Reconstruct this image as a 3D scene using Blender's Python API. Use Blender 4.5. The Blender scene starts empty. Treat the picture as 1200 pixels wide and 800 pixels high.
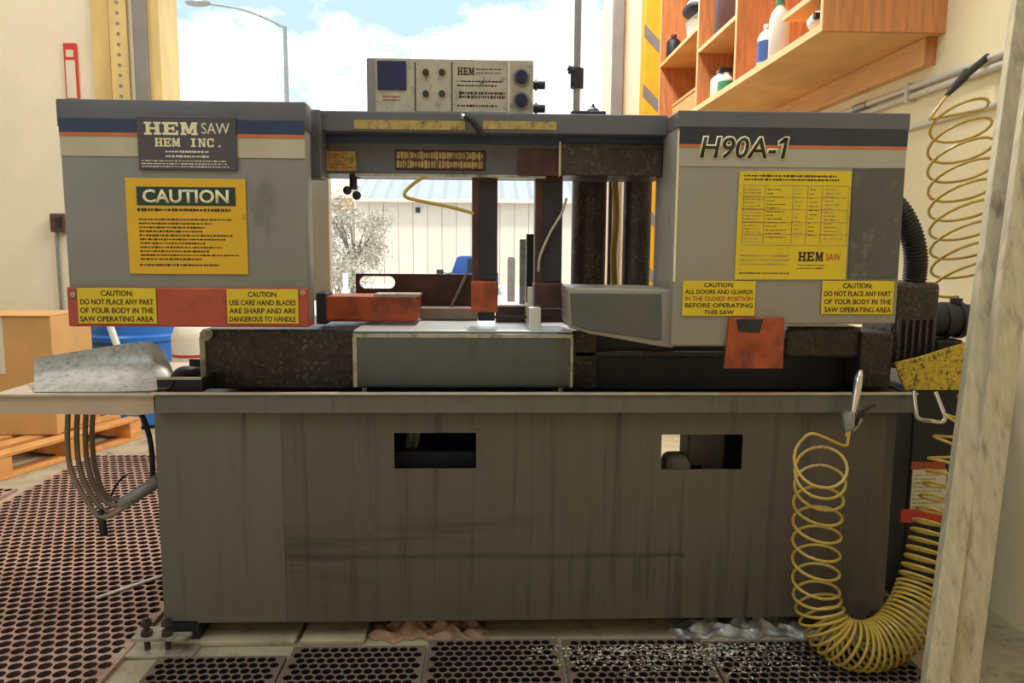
import bpy, bmesh, math, random
from mathutils import Vector, Matrix
R = math.radians
rng = random.Random(7)
SC = bpy.context.scene
COL = SC.collection

# ------------------------------------------------------------------ camera
CAM_H = 1.24
F = 900.0                                   # focal length in pixels of the 1200 px frame
CAM_ROT = Matrix.Rotation(R(-2.1), 4, 'Z') @ Matrix.Rotation(R(90 - 7.0), 4, 'X') @ Matrix.Rotation(R(0.4), 4, 'Z')
cd = bpy.data.cameras.new('camera'); cam = bpy.data.objects.new('camera', cd); COL.objects.link(cam)
cd.sensor_width = 36; cd.lens = 36 * F / 1200; cd.clip_end = 400
cam.matrix_world = Matrix.Translation((0, 0, CAM_H)) @ CAM_ROT
SC.camera = cam
_R3 = CAM_ROT.to_3x3()

def W(px, py, Y):
    """world point seen at a pixel of the photograph, at distance Y down the shop"""
    d = _R3 @ Vector(((px - 600) / F, (400 - py) / F, -1))
    t = Y / d.y
    return Vector((d.x * t, Y, CAM_H + d.z * t))

# ------------------------------------------------------------------ colour / view
SC.view_settings.view_transform = 'Standard'
SC.view_settings.look = 'None'
SC.view_settings.gamma = 1.0
SC.view_settings.exposure = 0.56
SC.view_settings.use_curve_mapping = False

def c(r, g, b):
    def f(v):
        v /= 255
        return v / 12.92 if v <= .04045 else ((v + .055) / 1.055) ** 2.4
    return (f(r), f(g), f(b), 1)

# ------------------------------------------------------------------ world: bright broken cloud
wd = bpy.data.worlds.new('sky'); SC.world = wd; wd.use_nodes = True
n = wd.node_tree; n.nodes.clear()
out = n.nodes.new('ShaderNodeOutputWorld'); bg = n.nodes.new('ShaderNodeBackground')
tc = n.nodes.new('ShaderNodeTexCoord'); mp = n.nodes.new('ShaderNodeMapping')
mp.inputs['Scale'].default_value = (1, 1, 2.2); mp.inputs['Location'].default_value = (0.35, 0, 0.1)
nz = n.nodes.new('ShaderNodeTexNoise'); nz.inputs['Scale'].default_value = 3.4; nz.inputs['Detail'].default_value = 7; nz.inputs['Roughness'].default_value = .6
rp = n.nodes.new('ShaderNodeValToRGB')
rp.color_ramp.elements[0].position = .46; rp.color_ramp.elements[0].color = (.28, .385, .44, 1)
rp.color_ramp.elements[1].position = .64; rp.color_ramp.elements[1].color = (1.0, .985, .96, 1)
n.links.new(tc.outputs['Generated'], mp.inputs['Vector']); n.links.new(mp.outputs['Vector'], nz.inputs['Vector'])
n.links.new(nz.outputs['Fac'], rp.inputs['Fac']); n.links.new(rp.outputs['Color'], bg.inputs['Color'])
bg.inputs['Strength'].default_value = 1.6
n.links.new(bg.outputs['Background'], out.inputs['Surface'])

# hazy sun, high behind the camera: lights the yard and the building across it, the shop roof keeps it out
sd = bpy.data.lights.new('sun', 'SUN'); sd.energy = 1.9; sd.angle = R(6); sd.color = (1, .96, .90)
so = bpy.data.objects.new('sun', sd); COL.objects.link(so)
so.rotation_euler = (R(28), 0, R(-25)); so.location = (0, 0, 12)

# unseen fill lamps added under the ceiling, cool in front, warm at the back
def lamp(name, loc, w, d, power, col=(1, .98, .93)):
    l = bpy.data.lights.new(name, 'AREA'); l.shape = 'RECTANGLE'; l.size = w; l.size_y = d; l.energy = power; l.color = col
    o = bpy.data.objects.new(name, l); COL.objects.link(o); o.location = loc
    return o
lamp('fill_lamp', (-2.6, -0.4, 4.3), .4, 2.4, 48, (.70, .88, 1))
lamp('fill_lamp', (0.5, 1.2, 4.3), .4, 2.4, 32, (.70, .88, 1))
lamp('fill_lamp', (0.2, 4.2, 4.3), .4, 2.4, 110)
lamp('fill_lamp', (-3.4, 4.2, 4.3), .4, 2.0, 25)

# ------------------------------------------------------------------ materials
def mat(name, col, rough=.5, metal=0., var=.15, scale=8., stretch=(1, 1, 1), bump=0., dirt=None, rand=0., detail=5.):
    m = bpy.data.materials.new(name); m.use_nodes = True
    t = m.node_tree; b = t.nodes['Principled BSDF']; L = t.links.new
    b.inputs['Roughness'].default_value = rough; b.inputs['Metallic'].default_value = metal
    tc = t.nodes.new('ShaderNodeTexCoord'); mp = t.nodes.new('ShaderNodeMapping'); mp.inputs['Scale'].default_value = stretch
    L(tc.outputs['Object'], mp.inputs['Vector'])
    nz = t.nodes.new('ShaderNodeTexNoise'); nz.noise_dimensions = '4D'; nz.inputs['Scale'].default_value = scale; nz.inputs['Detail'].default_value = detail
    L(mp.outputs['Vector'], nz.inputs['Vector'])
    if rand:
        oi = t.nodes.new('ShaderNodeObjectInfo'); mm = t.nodes.new('ShaderNodeMath'); mm.operation = 'MULTIPLY'; mm.inputs[1].default_value = 20
        L(oi.outputs['Random'], mm.inputs[0]); L(mm.outputs[0], nz.inputs['W'])
    r = t.nodes.new('ShaderNodeValToRGB')
    r.color_ramp.elements[0].position = .3; r.color_ramp.elements[1].position = .7
    r.color_ramp.elements[0].color = tuple(max(0, v * (1 - var)) for v in col[:3]) + (1,)
    r.color_ramp.elements[1].color = tuple(min(1, v * (1 + var)) for v in col[:3]) + (1,)
    L(nz.outputs['Fac'], r.inputs['Fac']); last = r.outputs['Color']
    if rand:
        hs = t.nodes.new('ShaderNodeHueSaturation'); mr = t.nodes.new('ShaderNodeMapRange')
        mr.inputs['To Min'].default_value = 1 - rand; mr.inputs['To Max'].default_value = 1 + rand
        L(oi.outputs['Random'], mr.inputs['Value']); L(mr.outputs['Result'], hs.inputs['Value']); L(last, hs.inputs['Color']); last = hs.outputs['Color']
    for d in (dirt if isinstance(dirt, list) else [dirt] if dirt else []):
        dcol, lo, hi, dsc, dst = d                 # colour, ramp range, noise scale, stretch
        mp2 = t.nodes.new('ShaderNodeMapping'); mp2.inputs['Scale'].default_value = dst; L(tc.outputs['Object'], mp2.inputs['Vector'])
        n2 = t.nodes.new('ShaderNodeTexNoise'); n2.inputs['Scale'].default_value = dsc; n2.inputs['Detail'].default_value = 6; n2.inputs['Roughness'].default_value = .65
        L(mp2.outputs['Vector'], n2.inputs['Vector'])
        mr = t.nodes.new('ShaderNodeMapRange'); mr.inputs['From Min'].default_value = lo; mr.inputs['From Max'].default_value = hi
        L(n2.outputs['Fac'], mr.inputs['Value'])
        mx = t.nodes.new('ShaderNodeMix'); mx.data_type = 'RGBA'; mx.inputs['B'].default_value = dcol
        L(mr.outputs['Result'], mx.inputs['Factor']); L(last, mx.inputs['A']); last = mx.outputs['Result']
    L(last, b.inputs['Base Color'])
    if bump:
        bp = t.nodes.new('ShaderNodeBump'); bp.inputs['Strength'].default_value = bump; bp.inputs['Distance'].default_value = .01
        L(nz.outputs['Fac'], bp.inputs['Height']); L(bp.outputs['Normal'], b.inputs['Normal'])
    return m

V1 = (1, 1, 1); VS = (14, 14, .8)
MT = dict(
    concrete=mat('concrete', c(176, 160, 130), .85, 0, .22, 5, bump=.2, dirt=(c(70, 55, 40), .55, .8, 9, V1)),
    yard=mat('yard_paving', c(214, 210, 204), .9, 0, .06, .6),
    plaster=mat('painted_block', c(238, 227, 202), .8, 0, .04, 4, bump=.05),
    wallcream=mat('warm_cream_wall', c(246, 228, 184), .8, 0, .04, 4, bump=.05), condp=mat('painted_conduit', c(214, 206, 190), .45, .05, .06, 10),
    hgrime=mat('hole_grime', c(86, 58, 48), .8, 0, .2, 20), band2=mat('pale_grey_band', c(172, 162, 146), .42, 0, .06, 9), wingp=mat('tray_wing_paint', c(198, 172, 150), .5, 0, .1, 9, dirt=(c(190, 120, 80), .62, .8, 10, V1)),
    ceiling=mat('ceiling_paint', c(190, 185, 175), .9, 0, .03, 2),
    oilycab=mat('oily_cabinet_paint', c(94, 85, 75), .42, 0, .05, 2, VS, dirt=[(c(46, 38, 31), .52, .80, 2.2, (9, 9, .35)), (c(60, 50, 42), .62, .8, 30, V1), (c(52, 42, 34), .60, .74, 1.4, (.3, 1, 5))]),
    guardp=mat('guard_panel_grey', c(88, 87, 83), .4, 0, .08, 6),
    cabinet=mat('cabinet_paint', c(104, 98, 88), .45, 0, .05, 2, VS, dirt=[(c(66, 56, 46), .57, .80, 2.2, (9, 9, .4)), (c(70, 60, 50), .64, .8, 30, V1), (c(80, 72, 60), .62, .74, 1.6, (.3, 1, 6))]),
    grey=mat('grey_enamel', c(135, 131, 124), .42, 0, .07, 6, dirt=(c(80, 74, 66), .58, .85, 7, (1, 1, .6))),
    grey2=mat('light_grey_enamel', c(152, 142, 128), .38, 0, .07, 6, dirt=(c(84, 76, 66), .58, .85, 7, (1, 1, .6))),
    charcoal=mat('charcoal_enamel', c(98, 95, 98), .5, 0, .1, 9), slate=mat('oily_slate_enamel', c(92, 89, 95), .45, 0, .16, 7, dirt=(c(62, 50, 50), .52, .75, 9, V1)),
    mottled=mat('rubbed_dark_grey', c(84, 80, 76), .4, 0, .1, 8, dirt=(c(138, 130, 120), .55, .8, 14, (1, 1, .8))),
    black=mat('black_enamel', c(44, 46, 58), .45, 0, .2, 9),
    navy=mat('navy_stripe', c(44, 56, 88), .4, 0, .12, 9),
    orange=mat('orange_stripe', c(205, 105, 60), .45, 0, .08, 9),
    beige=mat('beige_stripe', c(190, 178, 150), .45, 0, .06, 9),
    red=mat('red_oxide_paint', c(176, 76, 50), .5, 0, .14, 9, dirt=(c(96, 42, 32), .58, .8, 12, V1)),
    rust=mat('rusty_orange_paint', c(170, 74, 34), .55, 0, .22, 12, bump=.15, dirt=(c(58, 32, 26), .45, .75, 12, V1)),
    maroon=mat('oily_maroon_steel', c(84, 48, 44), .4, .1, .25, 10, dirt=(c(36, 24, 26), .45, .7, 10, V1)),
    oily=mat('oily_cast_iron', c(58, 50, 46), .42, .15, .35, 34, bump=.5, dirt=[(c(140, 122, 102), .54, .76, 90, V1), (c(28, 26, 28), .5, .8, 6, V1)]),
    dark=mat('dark_steel', c(38, 38, 45), .5, .1, .3, 14, bump=.15),
    deck=mat('worn_steel', c(222, 224, 222), .36, .7, .1, 10, (1, 6, 1)),
    vise=mat('vise_grey', c(84, 84, 79), .4, .1, .1, 7, VS, dirt=(c(70, 56, 44), .55, .8, 8, (1, 1, .6))),
    worn=mat('worn_edge_metal', c(178, 168, 148), .38, .35, .15, 14, dirt=(c(104, 98, 88), .5, .7, 16, V1)),
    rim=mat('bare_rim_steel', c(200, 184, 166), .4, .1, .15, 12),
    galv=mat('galvanised_sheet', c(176, 174, 166), .45, .3, .2, 26, dirt=(c(116, 108, 96), .5, .75, 60, V1)),
    chrome=mat('chrome', c(215, 212, 205), .22, .9, .06, 10),
    yellow=mat('yellow_label', c(226, 172, 30), .45, 0, .05, 10, dirt=(c(150, 110, 30), .64, .85, 10, V1)),
    lemon=mat('lemon_label', c(222, 188, 34), .45, 0, .05, 10, dirt=(c(160, 124, 30), .62, .85, 10, V1)),
    gold=mat('faded_gold_label', c(182, 152, 84), .5, 0, .12, 20, dirt=(c(96, 80, 66), .48, .72, 40, V1)),
    ink=mat('black_ink', c(46, 34, 20), .6, 0, .1, 10),
    inkred=mat('red_ink', c(176, 62, 30), .6, 0, .1, 10),
    green=mat('dark_green_print', c(34, 56, 44), .5, 0, .1, 10),
    cream=mat('cream_print', c(236, 222, 178), .5, 0, .05, 10),
    plate=mat('dark_plate', c(84, 76, 82), .4, .2, .08, 10),
    panel=mat('control_face', c(186, 172, 152), .45, .1, .12, 20, dirt=(c(96, 82, 70), .56, .78, 26, V1)),
    screen=mat('blue_display', c(38, 44, 86), .2, 0, .2, 10),
    rubber=mat('brown_rubber', c(176, 140, 122), .7, 0, .14, 9, dirt=(c(124, 92, 78), .5, .75, 4, V1), rand=.05),
    rubber_shaded=mat('shaded_brown_rubber', c(118, 96, 82), .6, 0, .14, 9, dirt=(c(66, 52, 46), .5, .75, 4, V1), rand=.05),  # same rubber as the side mats, weaker front light darkened into its colour
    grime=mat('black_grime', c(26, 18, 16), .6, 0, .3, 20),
    hose=mat('yellow_nylon_hose', c(192, 158, 70), .32, 0, .1, 12),
    hosedark=mat('black_rubber', c(34, 32, 34), .5, 0, .15, 20),
    cable=mat('grey_cable', c(134, 118, 100), .55, 0, .15, 9),
    ply=mat('plywood', c(226, 170, 102), .6, 0, .16, 6, (1, .7, 10), rand=.05),
    plyend=mat('plywood_edge', c(238, 196, 140), .6, 0, .08, 8),
    plydark=mat('plywood_end_grain', c(204, 130, 76), .6, 0, .25, 5, (9, 1, 1.2), rand=.04),
    pallet=mat('pallet_wood', c(224, 158, 90), .75, 0, .18, 8, (1.2, 1.2, 6), rand=.1),
    oldwood=mat('weathered_plank', c(184, 170, 140), .7, 0, .18, 10, (6, 6, .7), dirt=(c(90, 80, 60), .55, .8, 8, (3, 3, .6)), rand=.05),
    white=mat('white_plastic', c(228, 222, 210), .4, 0, .04, 6),
    pipe=mat('grey_conduit', c(150, 148, 144), .4, .5, .1, 10),
    trackyel=mat('door_track_tan', c(222, 194, 128), .55, .1, .14, 8, (1, 1, .3)),
    trackgrey=mat('door_track_grey', c(140, 134, 130), .5, .3, .1, 8),
    blue=mat('blue_drum', c(40, 112, 200), .35, 0, .07, 4),
    card=mat('cardboard', c(214, 164, 102), .8, 0, .08, 5),
    hazard=mat('hazard_yellow', c(240, 172, 36), .5, 0, .07, 9),
    rag=mat('brown_rag', c(166, 128, 104), .9, 0, .2, 14),
    foil=mat('silver_sheeting', c(165, 164, 160), .35, .45, .25, 12),
    roofw=mat('white_metal_roof', c(178, 182, 184), .4, .1, .05, 5, rand=.04),
    sidew=mat('cream_metal_siding', c(222, 208, 190), .6, 0, .03, 3, rand=.02),
    bark=mat('bark', c(110, 98, 88), .9, 0, .2, 10),
    leaf=mat('hazy_leaves', c(182, 172, 154), .8, 0, .3, 6),  # grey foliage with distance haze lightened into its colour
    tan=mat('tan_building', c(186, 150, 104), .8, 0, .06, 3),
    truck=mat('blue_truck_paint', c(52, 88, 150), .3, .1, .1, 5),
    sign=mat('red_sign', c(206, 62, 48), .5, 0, .06, 8),
    speckle=mat('chip_covered_yellow', c(204, 168, 40), .55, 0, .2, 60, dirt=[(c(74, 62, 36), .50, .62, 95, V1), (c(196, 184, 140), .58, .7, 120, V1)]),
    can=mat('maroon_can', c(96, 62, 60), .4, .1, .1, 8),
    greenp=mat('green_plastic', c(60, 140, 100), .4, 0, .06, 8),
    bluep=mat('blue_print', c(70, 100, 170), .4, 0, .06, 8),
    paper=mat('paper_label', c(226, 214, 192), .7, 0, .04, 8),
)

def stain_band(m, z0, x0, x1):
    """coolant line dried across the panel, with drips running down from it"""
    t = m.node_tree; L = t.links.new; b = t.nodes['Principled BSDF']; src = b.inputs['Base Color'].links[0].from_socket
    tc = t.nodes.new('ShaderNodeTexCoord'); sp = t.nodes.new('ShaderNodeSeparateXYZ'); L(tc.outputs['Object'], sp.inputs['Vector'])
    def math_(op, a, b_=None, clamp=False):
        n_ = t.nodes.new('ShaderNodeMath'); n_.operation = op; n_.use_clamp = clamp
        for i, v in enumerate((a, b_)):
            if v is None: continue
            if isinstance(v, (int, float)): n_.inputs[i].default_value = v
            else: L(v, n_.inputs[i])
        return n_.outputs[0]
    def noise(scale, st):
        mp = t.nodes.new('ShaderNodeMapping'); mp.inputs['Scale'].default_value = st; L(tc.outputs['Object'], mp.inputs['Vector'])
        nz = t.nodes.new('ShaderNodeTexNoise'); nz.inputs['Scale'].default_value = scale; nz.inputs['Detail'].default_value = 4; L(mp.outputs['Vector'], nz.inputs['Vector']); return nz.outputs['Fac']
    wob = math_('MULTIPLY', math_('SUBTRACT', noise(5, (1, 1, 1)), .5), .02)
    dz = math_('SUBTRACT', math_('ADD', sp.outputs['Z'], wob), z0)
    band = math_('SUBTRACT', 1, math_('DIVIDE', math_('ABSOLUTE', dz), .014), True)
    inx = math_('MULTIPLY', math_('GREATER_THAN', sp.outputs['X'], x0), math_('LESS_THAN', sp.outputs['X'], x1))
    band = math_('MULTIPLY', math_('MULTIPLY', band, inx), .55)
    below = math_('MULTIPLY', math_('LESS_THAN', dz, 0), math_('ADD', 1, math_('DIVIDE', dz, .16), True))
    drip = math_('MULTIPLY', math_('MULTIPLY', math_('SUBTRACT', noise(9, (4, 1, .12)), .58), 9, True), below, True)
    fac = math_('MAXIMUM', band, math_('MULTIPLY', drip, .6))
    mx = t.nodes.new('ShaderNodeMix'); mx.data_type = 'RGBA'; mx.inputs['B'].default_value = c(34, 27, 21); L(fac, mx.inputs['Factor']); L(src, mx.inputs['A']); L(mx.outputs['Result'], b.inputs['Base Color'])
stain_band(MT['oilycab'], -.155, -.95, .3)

# ------------------------------------------------------------------ object helpers
WL = {}          # world location of each object made here
def empty(name, loc, label=None, cat=None, group=None):
    o = bpy.data.objects.new(name, None); COL.objects.link(o); o.location = loc; WL[o] = Vector(loc); o.empty_display_size = .1
    return tag(o, label, cat, group)
def tag(o, label=None, cat=None, group=None, kind=None):
    if label: o['label'] = label
    if cat: o['category'] = cat
    if group: o['group'] = group
    if kind: o['kind'] = kind
    return o
def build(name, bm, m, parent=None, smooth=False, label=None, origin=None, xform=None):
    """turns a bmesh given in world coordinates into ONE mesh object with its origin at its own centre"""
    mats = m if isinstance(m, (list, tuple)) else [m]
    if xform is not None: bmesh.ops.transform(bm, matrix=xform, verts=bm.verts)
    if origin is None:
        vs = [v.co for v in bm.verts]
        lo = Vector([min(v[i] for v in vs) for i in range(3)]); hi = Vector([max(v[i] for v in vs) for i in range(3)])
        origin = (lo + hi) / 2
        if parent is None: origin.z = lo.z
    origin = Vector(origin)
    bmesh.ops.translate(bm, vec=-origin, verts=bm.verts)
    bmesh.ops.recalc_face_normals(bm, faces=bm.faces)
    me = bpy.data.meshes.new(name); bm.to_mesh(me); bm.free()
    for x in mats: me.materials.append(MT[x])
    if smooth:
        for p in me.polygons: p.use_smooth = True
        me.set_sharp_from_angle(angle=R(38))
    o = bpy.data.objects.new(name, me); COL.objects.link(o)
    WL[o] = origin.copy()
    if parent is not None:
        o.parent = parent; o.location = origin - WL[parent]
    else: o.location = origin
    if label: o['label'] = label
    return o
def copy_to(o, wloc, parent=None, label=None):
    k = o.copy(); COL.objects.link(k); WL[k] = Vector(wloc)
    k.parent = parent; k.location = Vector(wloc) - (WL[parent] if parent is not None else Vector())
    if label: k['label'] = label
    return k
def NB(): return bmesh.new()
def box(bm, x0, x1, y0, y1, z0, z1, bev=0, seg=2, mi=0):
    t = bmesh.new()
    bmesh.ops.create_cube(t, size=1)
    for v in t.verts: v.co = Vector(((x0 + x1) / 2 + v.co.x * (x1 - x0), (y0 + y1) / 2 + v.co.y * (y1 - y0), (z0 + z1) / 2 + v.co.z * (z1 - z0)))
    if bev: bmesh.ops.bevel(t, geom=t.edges[:], offset=bev, segments=seg, affect='EDGES', profile=.5)
    merge(bm, t, mi); return bm
def merge(bm, t, mi=0):
    vm = {}
    for v in t.verts: vm[v] = bm.verts.new(v.co)
    for f in t.faces:
        try:
            g = bm.faces.new([vm[v] for v in f.verts]); g.material_index = mi
        except ValueError: pass
    t.free()
def prism(bm, pts, y0, y1, bev=0, seg=2, mi=0):
    """polygon of (x, z) pushed from y0 to y1"""
    t = bmesh.new()
    a = [t.verts.new((x, y0, z)) for x, z in pts]; b = [t.verts.new((x, y1, z)) for x, z in pts]
    k = len(pts)
    t.faces.new(a); t.faces.new(b[::-1])
    for i in range(k): t.faces.new((a[i], a[(i + 1) % k], b[(i + 1) % k], b[i]))
    bmesh.ops.recalc_face_normals(t, faces=t.faces)
    if bev: bmesh.ops.bevel(t, geom=t.edges[:], offset=bev, segments=seg, affect='EDGES', profile=.5)
    merge(bm, t, mi); return bm
def cyl(bm, p0, p1, r, r2=None, n=20, mi=0, cap=True):
    p0, p1 = Vector(p0), Vector(p1); r2 = r if r2 is None else r2
    d = (p1 - p0).normalized(); u = d.orthogonal().normalized(); w = d.cross(u)
    A = [bm.verts.new(p0 + (u * math.cos(a) + w * math.sin(a)) * r) for a in [2 * math.pi * i / n for i in range(n)]]
    B = [bm.verts.new(p1 + (u * math.cos(a) + w * math.sin(a)) * r2) for a in [2 * math.pi * i / n for i in range(n)]]
    fs = [bm.faces.new((A[i], A[(i + 1) % n], B[(i + 1) % n], B[i])) for i in range(n)]
    if cap: fs += [bm.faces.new(A[::-1]), bm.faces.new(B)]
    for f in fs: f.material_index = mi
    return bm
def lathe(bm, cx, cy, prof, n=24, mi=0):
    """profile of (radius, z) turned about a vertical axis"""
    rings = [[bm.verts.new((cx + r * math.cos(2 * math.pi * i / n), cy + r * math.sin(2 * math.pi * i / n), z)) for i in range(n)] for r, z in prof]
    for a, b in zip(rings, rings[1:]):
        for i in range(n): bm.faces.new((a[i], a[(i + 1) % n], b[(i + 1) % n], b[i])).material_index = mi
    bm.faces.new(rings[0][::-1]).material_index = mi; bm.faces.new(rings[-1]).material_index = mi
    return bm
def tube(bm, pts, r, n=8, mi=0):
    pts = [Vector(p) for p in pts]; rings = []; u = None
    for i, p in enumerate(pts):
        d = (pts[min(i + 1, len(pts) - 1)] - pts[max(i - 1, 0)]).normalized()
        if u is None: u = d.orthogonal().normalized()
        u = (u - d * u.dot(d)).normalized(); w = d.cross(u)
        rr = r[i] if isinstance(r, list) else r
        rings.append([bm.verts.new(p + (u * math.cos(a) + w * math.sin(a)) * rr) for a in [2 * math.pi * k / n for k in range(n)]])
    for a, b in zip(rings, rings[1:]):
        for k in range(n): bm.faces.new((a[k], a[(k + 1) % n], b[(k + 1) % n], b[k])).material_index = mi
    bm.faces.new(rings[0][::-1]).material_index = mi; bm.faces.new(rings[-1]).material_index = mi
    return bm
def spline(pts, k=12):
    pts = [Vector(p) for p in pts]; P = [pts[0]] + pts + [pts[-1]]; o = []
    for i in range(1, len(P) - 2):
        a, b, d, e = P[i - 1:i + 3]
        for j in range(k):
            t = j / k
            o.append(.5 * (2 * b + (d - a) * t + (2 * a - 5 * b + 4 * d - e) * t * t + (3 * b - a - 3 * d + e) * t ** 3))
    o.append(pts[-1]); return o
def pbox(x0, y0, x1, y1, Y):
    """pixel rectangle on the plane Y -> X0, X1, Z0, Z1"""
    xm, ym = (x0 + x1) / 2, (y0 + y1) / 2
    return W(x0, ym, Y).x, W(x1, ym, Y).x, W(xm, y1, Y).z, W(xm, y0, Y).z
def boxp(bm, x0, y0, x1, y1, Y, depth, bev=0, mi=0, seg=2):
    X0, X1, Z0, Z1 = pbox(x0, y0, x1, y1, Y)
    return box(bm, X0, X1, Y, Y + depth, Z0, Z1, bev, seg, mi)
def polyp(pix, Y): return [(W(x, y, Y).x, W(x, y, Y).z) for x, y in pix]

def text_bm(s, X0, X1, Z0, Z1, Y, bold=.0, shear=0., th=.0008):
    cu = bpy.data.curves.new('t', 'FONT'); cu.body = s; cu.size = 1; cu.offset = bold; cu.shear = shear; cu.resolution_u = 3
    o = bpy.data.objects.new('t', cu); COL.objects.link(o)
    dg = bpy.context.evaluated_depsgraph_get(); me = bpy.data.meshes.new_from_object(o.evaluated_get(dg))
    bm = bmesh.new(); bm.from_mesh(me)
    bpy.data.objects.remove(o); bpy.data.curves.remove(cu); bpy.data.meshes.remove(me)
    xs = [v.co.x for v in bm.verts]; ys = [v.co.y for v in bm.verts]
    x0, x1, y0, y1 = min(xs), max(xs), min(ys), max(ys)
    for v in bm.verts:
        v.co = Vector((X0 + (v.co.x - x0) / (x1 - x0) * (X1 - X0), Y, Z0 + (v.co.y - y0) / (y1 - y0) * (Z1 - Z0)))
    r = bmesh.ops.extrude_face_region(bm, geom=bm.faces[:])
    for e in r['geom']:
        if isinstance(e, bmesh.types.BMVert): e.co.y -= th
    return bm
def text(name, s, rect, Y, parent, m='ink', bold=.01, shear=0.):
    """lettering that fills the pixel rectangle rect on the plane Y"""
    X0, X1, Z0, Z1 = pbox(*rect, Y)
    return build(name, text_bm(s, X0, X1, Z0, Z1, Y, bold, shear), m, parent)
def fine_print(rect, rows, Y, parent, m='ink', fill=(.5, 1), seed=1, hgt=.34):
    """rows of print too small to read: broken short strokes"""
    r = random.Random(seed); X0, X1, Z0, Z1 = pbox(*rect, Y); bm = NB(); dz = (Z1 - Z0) / rows
    for i in range(rows):
        z = Z1 - (i + .5) * dz; x = X0; xe = X0 + (X1 - X0) * r.uniform(*fill)
        while x < xe:
            w = min(r.uniform(.0025, .009), xe - x + .001)
            h = dz * hgt * r.uniform(.6, 1.2)
            box(bm, x, x + w, Y - .0006, Y, z - h / 2, z + h / 2)
            x += w + r.uniform(.001, .0035)
    return build('fine_print', bm, m, parent)
SLAB = {  # slab-serif capitals as (x0, x1, y0, y1) strokes on a 10 x 10 grid; tuples of 8 are slanted strokes
 'H': [(1, 3.4, 0, 10), (6.6, 9, 0, 10), (2, 8, 4.2, 5.8), (0, 4.4, 0, 1.6), (0, 4.4, 8.4, 10), (5.6, 10, 0, 1.6), (5.6, 10, 8.4, 10)],
 'E': [(1, 3.6, 0, 10), (0, 9.4, 0, 1.8), (0, 9.4, 8.2, 10), (2, 7, 4.2, 5.8), (8, 9.4, 0, 3.4), (8, 9.4, 6.6, 10), (6, 7.2, 3.2, 6.8)],
 'M': [(.6, 2.4, 0, 10), (7.6, 9.6, 0, 10), (0, 3.4, 0, 1.6), (6.4, 10.2, 0, 1.6), (0, 2.4, 8.4, 10), (7.6, 10.2, 8.4, 10), (.8, 3.4, 10, 10, 4.1, 5.9, 1, 1), (6.8, 9.2, 10, 10, 4.1, 5.9, 1, 1)],
 'I': [(3.6, 6.4, 0, 10), (2, 8, 0, 1.6), (2, 8, 8.4, 10)],
 'N': [(1, 2.8, 0, 10), (7.2, 9, 0, 10), (0, 3.8, 0, 1.6), (6, 10, 8.4, 10), (0, 3, 8.4, 10), (1, 3.6, 10, 10, 6.6, 9, 0, 0)],
 'C': [(.5, 3, 2, 8), (1.4, 8.4, 0, 1.8), (1.4, 8.4, 8.2, 10), (7.2, 9, .6, 3), (7.2, 9, 6, 10)],
 '.': [(4, 6.4, 0, 2)], ' ': [] }
def slab(name, s, rect, Y, parent, m):
    X0, X1, Z0, Z1 = pbox(*rect, Y); bm = NB(); cw = (X1 - X0) / len(s); h = Z1 - Z0
    for i, ch in enumerate(s):
        for k, q in enumerate(SLAB[ch]):
            fx = lambda v: X0 + cw * (i + .04 + v * .092); fz = lambda v: Z0 + h * v / 10
            yk = Y - .0006 - .00003 * k
            if len(q) == 4: box(bm, fx(q[0]), fx(q[1]), yk, Y, fz(q[2]), fz(q[3]))
            else: prism(bm, [(fx(q[0]), fz(q[2])), (fx(q[1]), fz(q[3])), (fx(q[5]), fz(q[7])), (fx(q[4]), fz(q[6]))], yk, Y)
    return build(name, bm, m, parent)

# ================================================================== THE SETTING
YB, XR, XL, YF, ZC = 6.0, W(1107, 60, 3.0).x, -5.2, -4.0, 4.5
DX0, DX1, DZ = W(187, 60, YB).x, W(713, 60, YB).x, 3.7       # roll-up door opening
o = build('floor', box(NB(), XL, XR, YF, YB + .25, -.2, 0), 'concrete'); tag(o, 'bare tan concrete shop floor under the saw and rubber mats', 'floor', kind='structure')
o = build('ground', box(NB(), -60, 60, -60, 80, -.5, -.201), 'yard'); tag(o, 'pale concrete yard outside the open roll-up door', 'ground', kind='structure')
bm = NB(); box(bm, XL, DX0, YB, YB + .25, 0, ZC); box(bm, DX1, XR + .2, YB, YB + .25, 0, ZC); box(bm, DX0, DX1, YB, YB + .25, DZ, ZC)
o = build('wall_back', bm, 'plaster'); tag(o, 'cream wall around the open roll-up door behind the saw', 'wall', kind='structure')
o = build('wall_right', box(NB(), XR, XR + .2, YF, YB, 0, ZC), 'wallcream'); tag(o, 'cream side wall that carries the plywood shelves', 'wall', kind='structure')
bm = NB(); box(bm, XL - .2, XL, -1.2, YB + .25, 0, ZC); box(bm, XL - .2, XL, YF - .2, -3.4, 0, ZC); box(bm, XL - .2, XL, -3.4, -1.2, 3.9, ZC)  # unseen opening added to throw daylight across the saw from the left
o = build('wall_left', bm, 'plaster'); tag(o, 'cream side wall far to the left, with an added opening that lets in daylight', 'wall', kind='structure')
o = build('wall_front', box(NB(), XL, XR, YF - .2, YF, 0, ZC), 'plaster'); tag(o, 'cream wall behind the viewer', 'wall', kind='structure')
o = build('ceiling', box(NB(), XL - .2, XR + .2, YF - .2, YB + .25, ZC, ZC + .2), 'ceiling'); tag(o, 'grey shop ceiling above the saw', 'ceiling', kind='structure')

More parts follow.
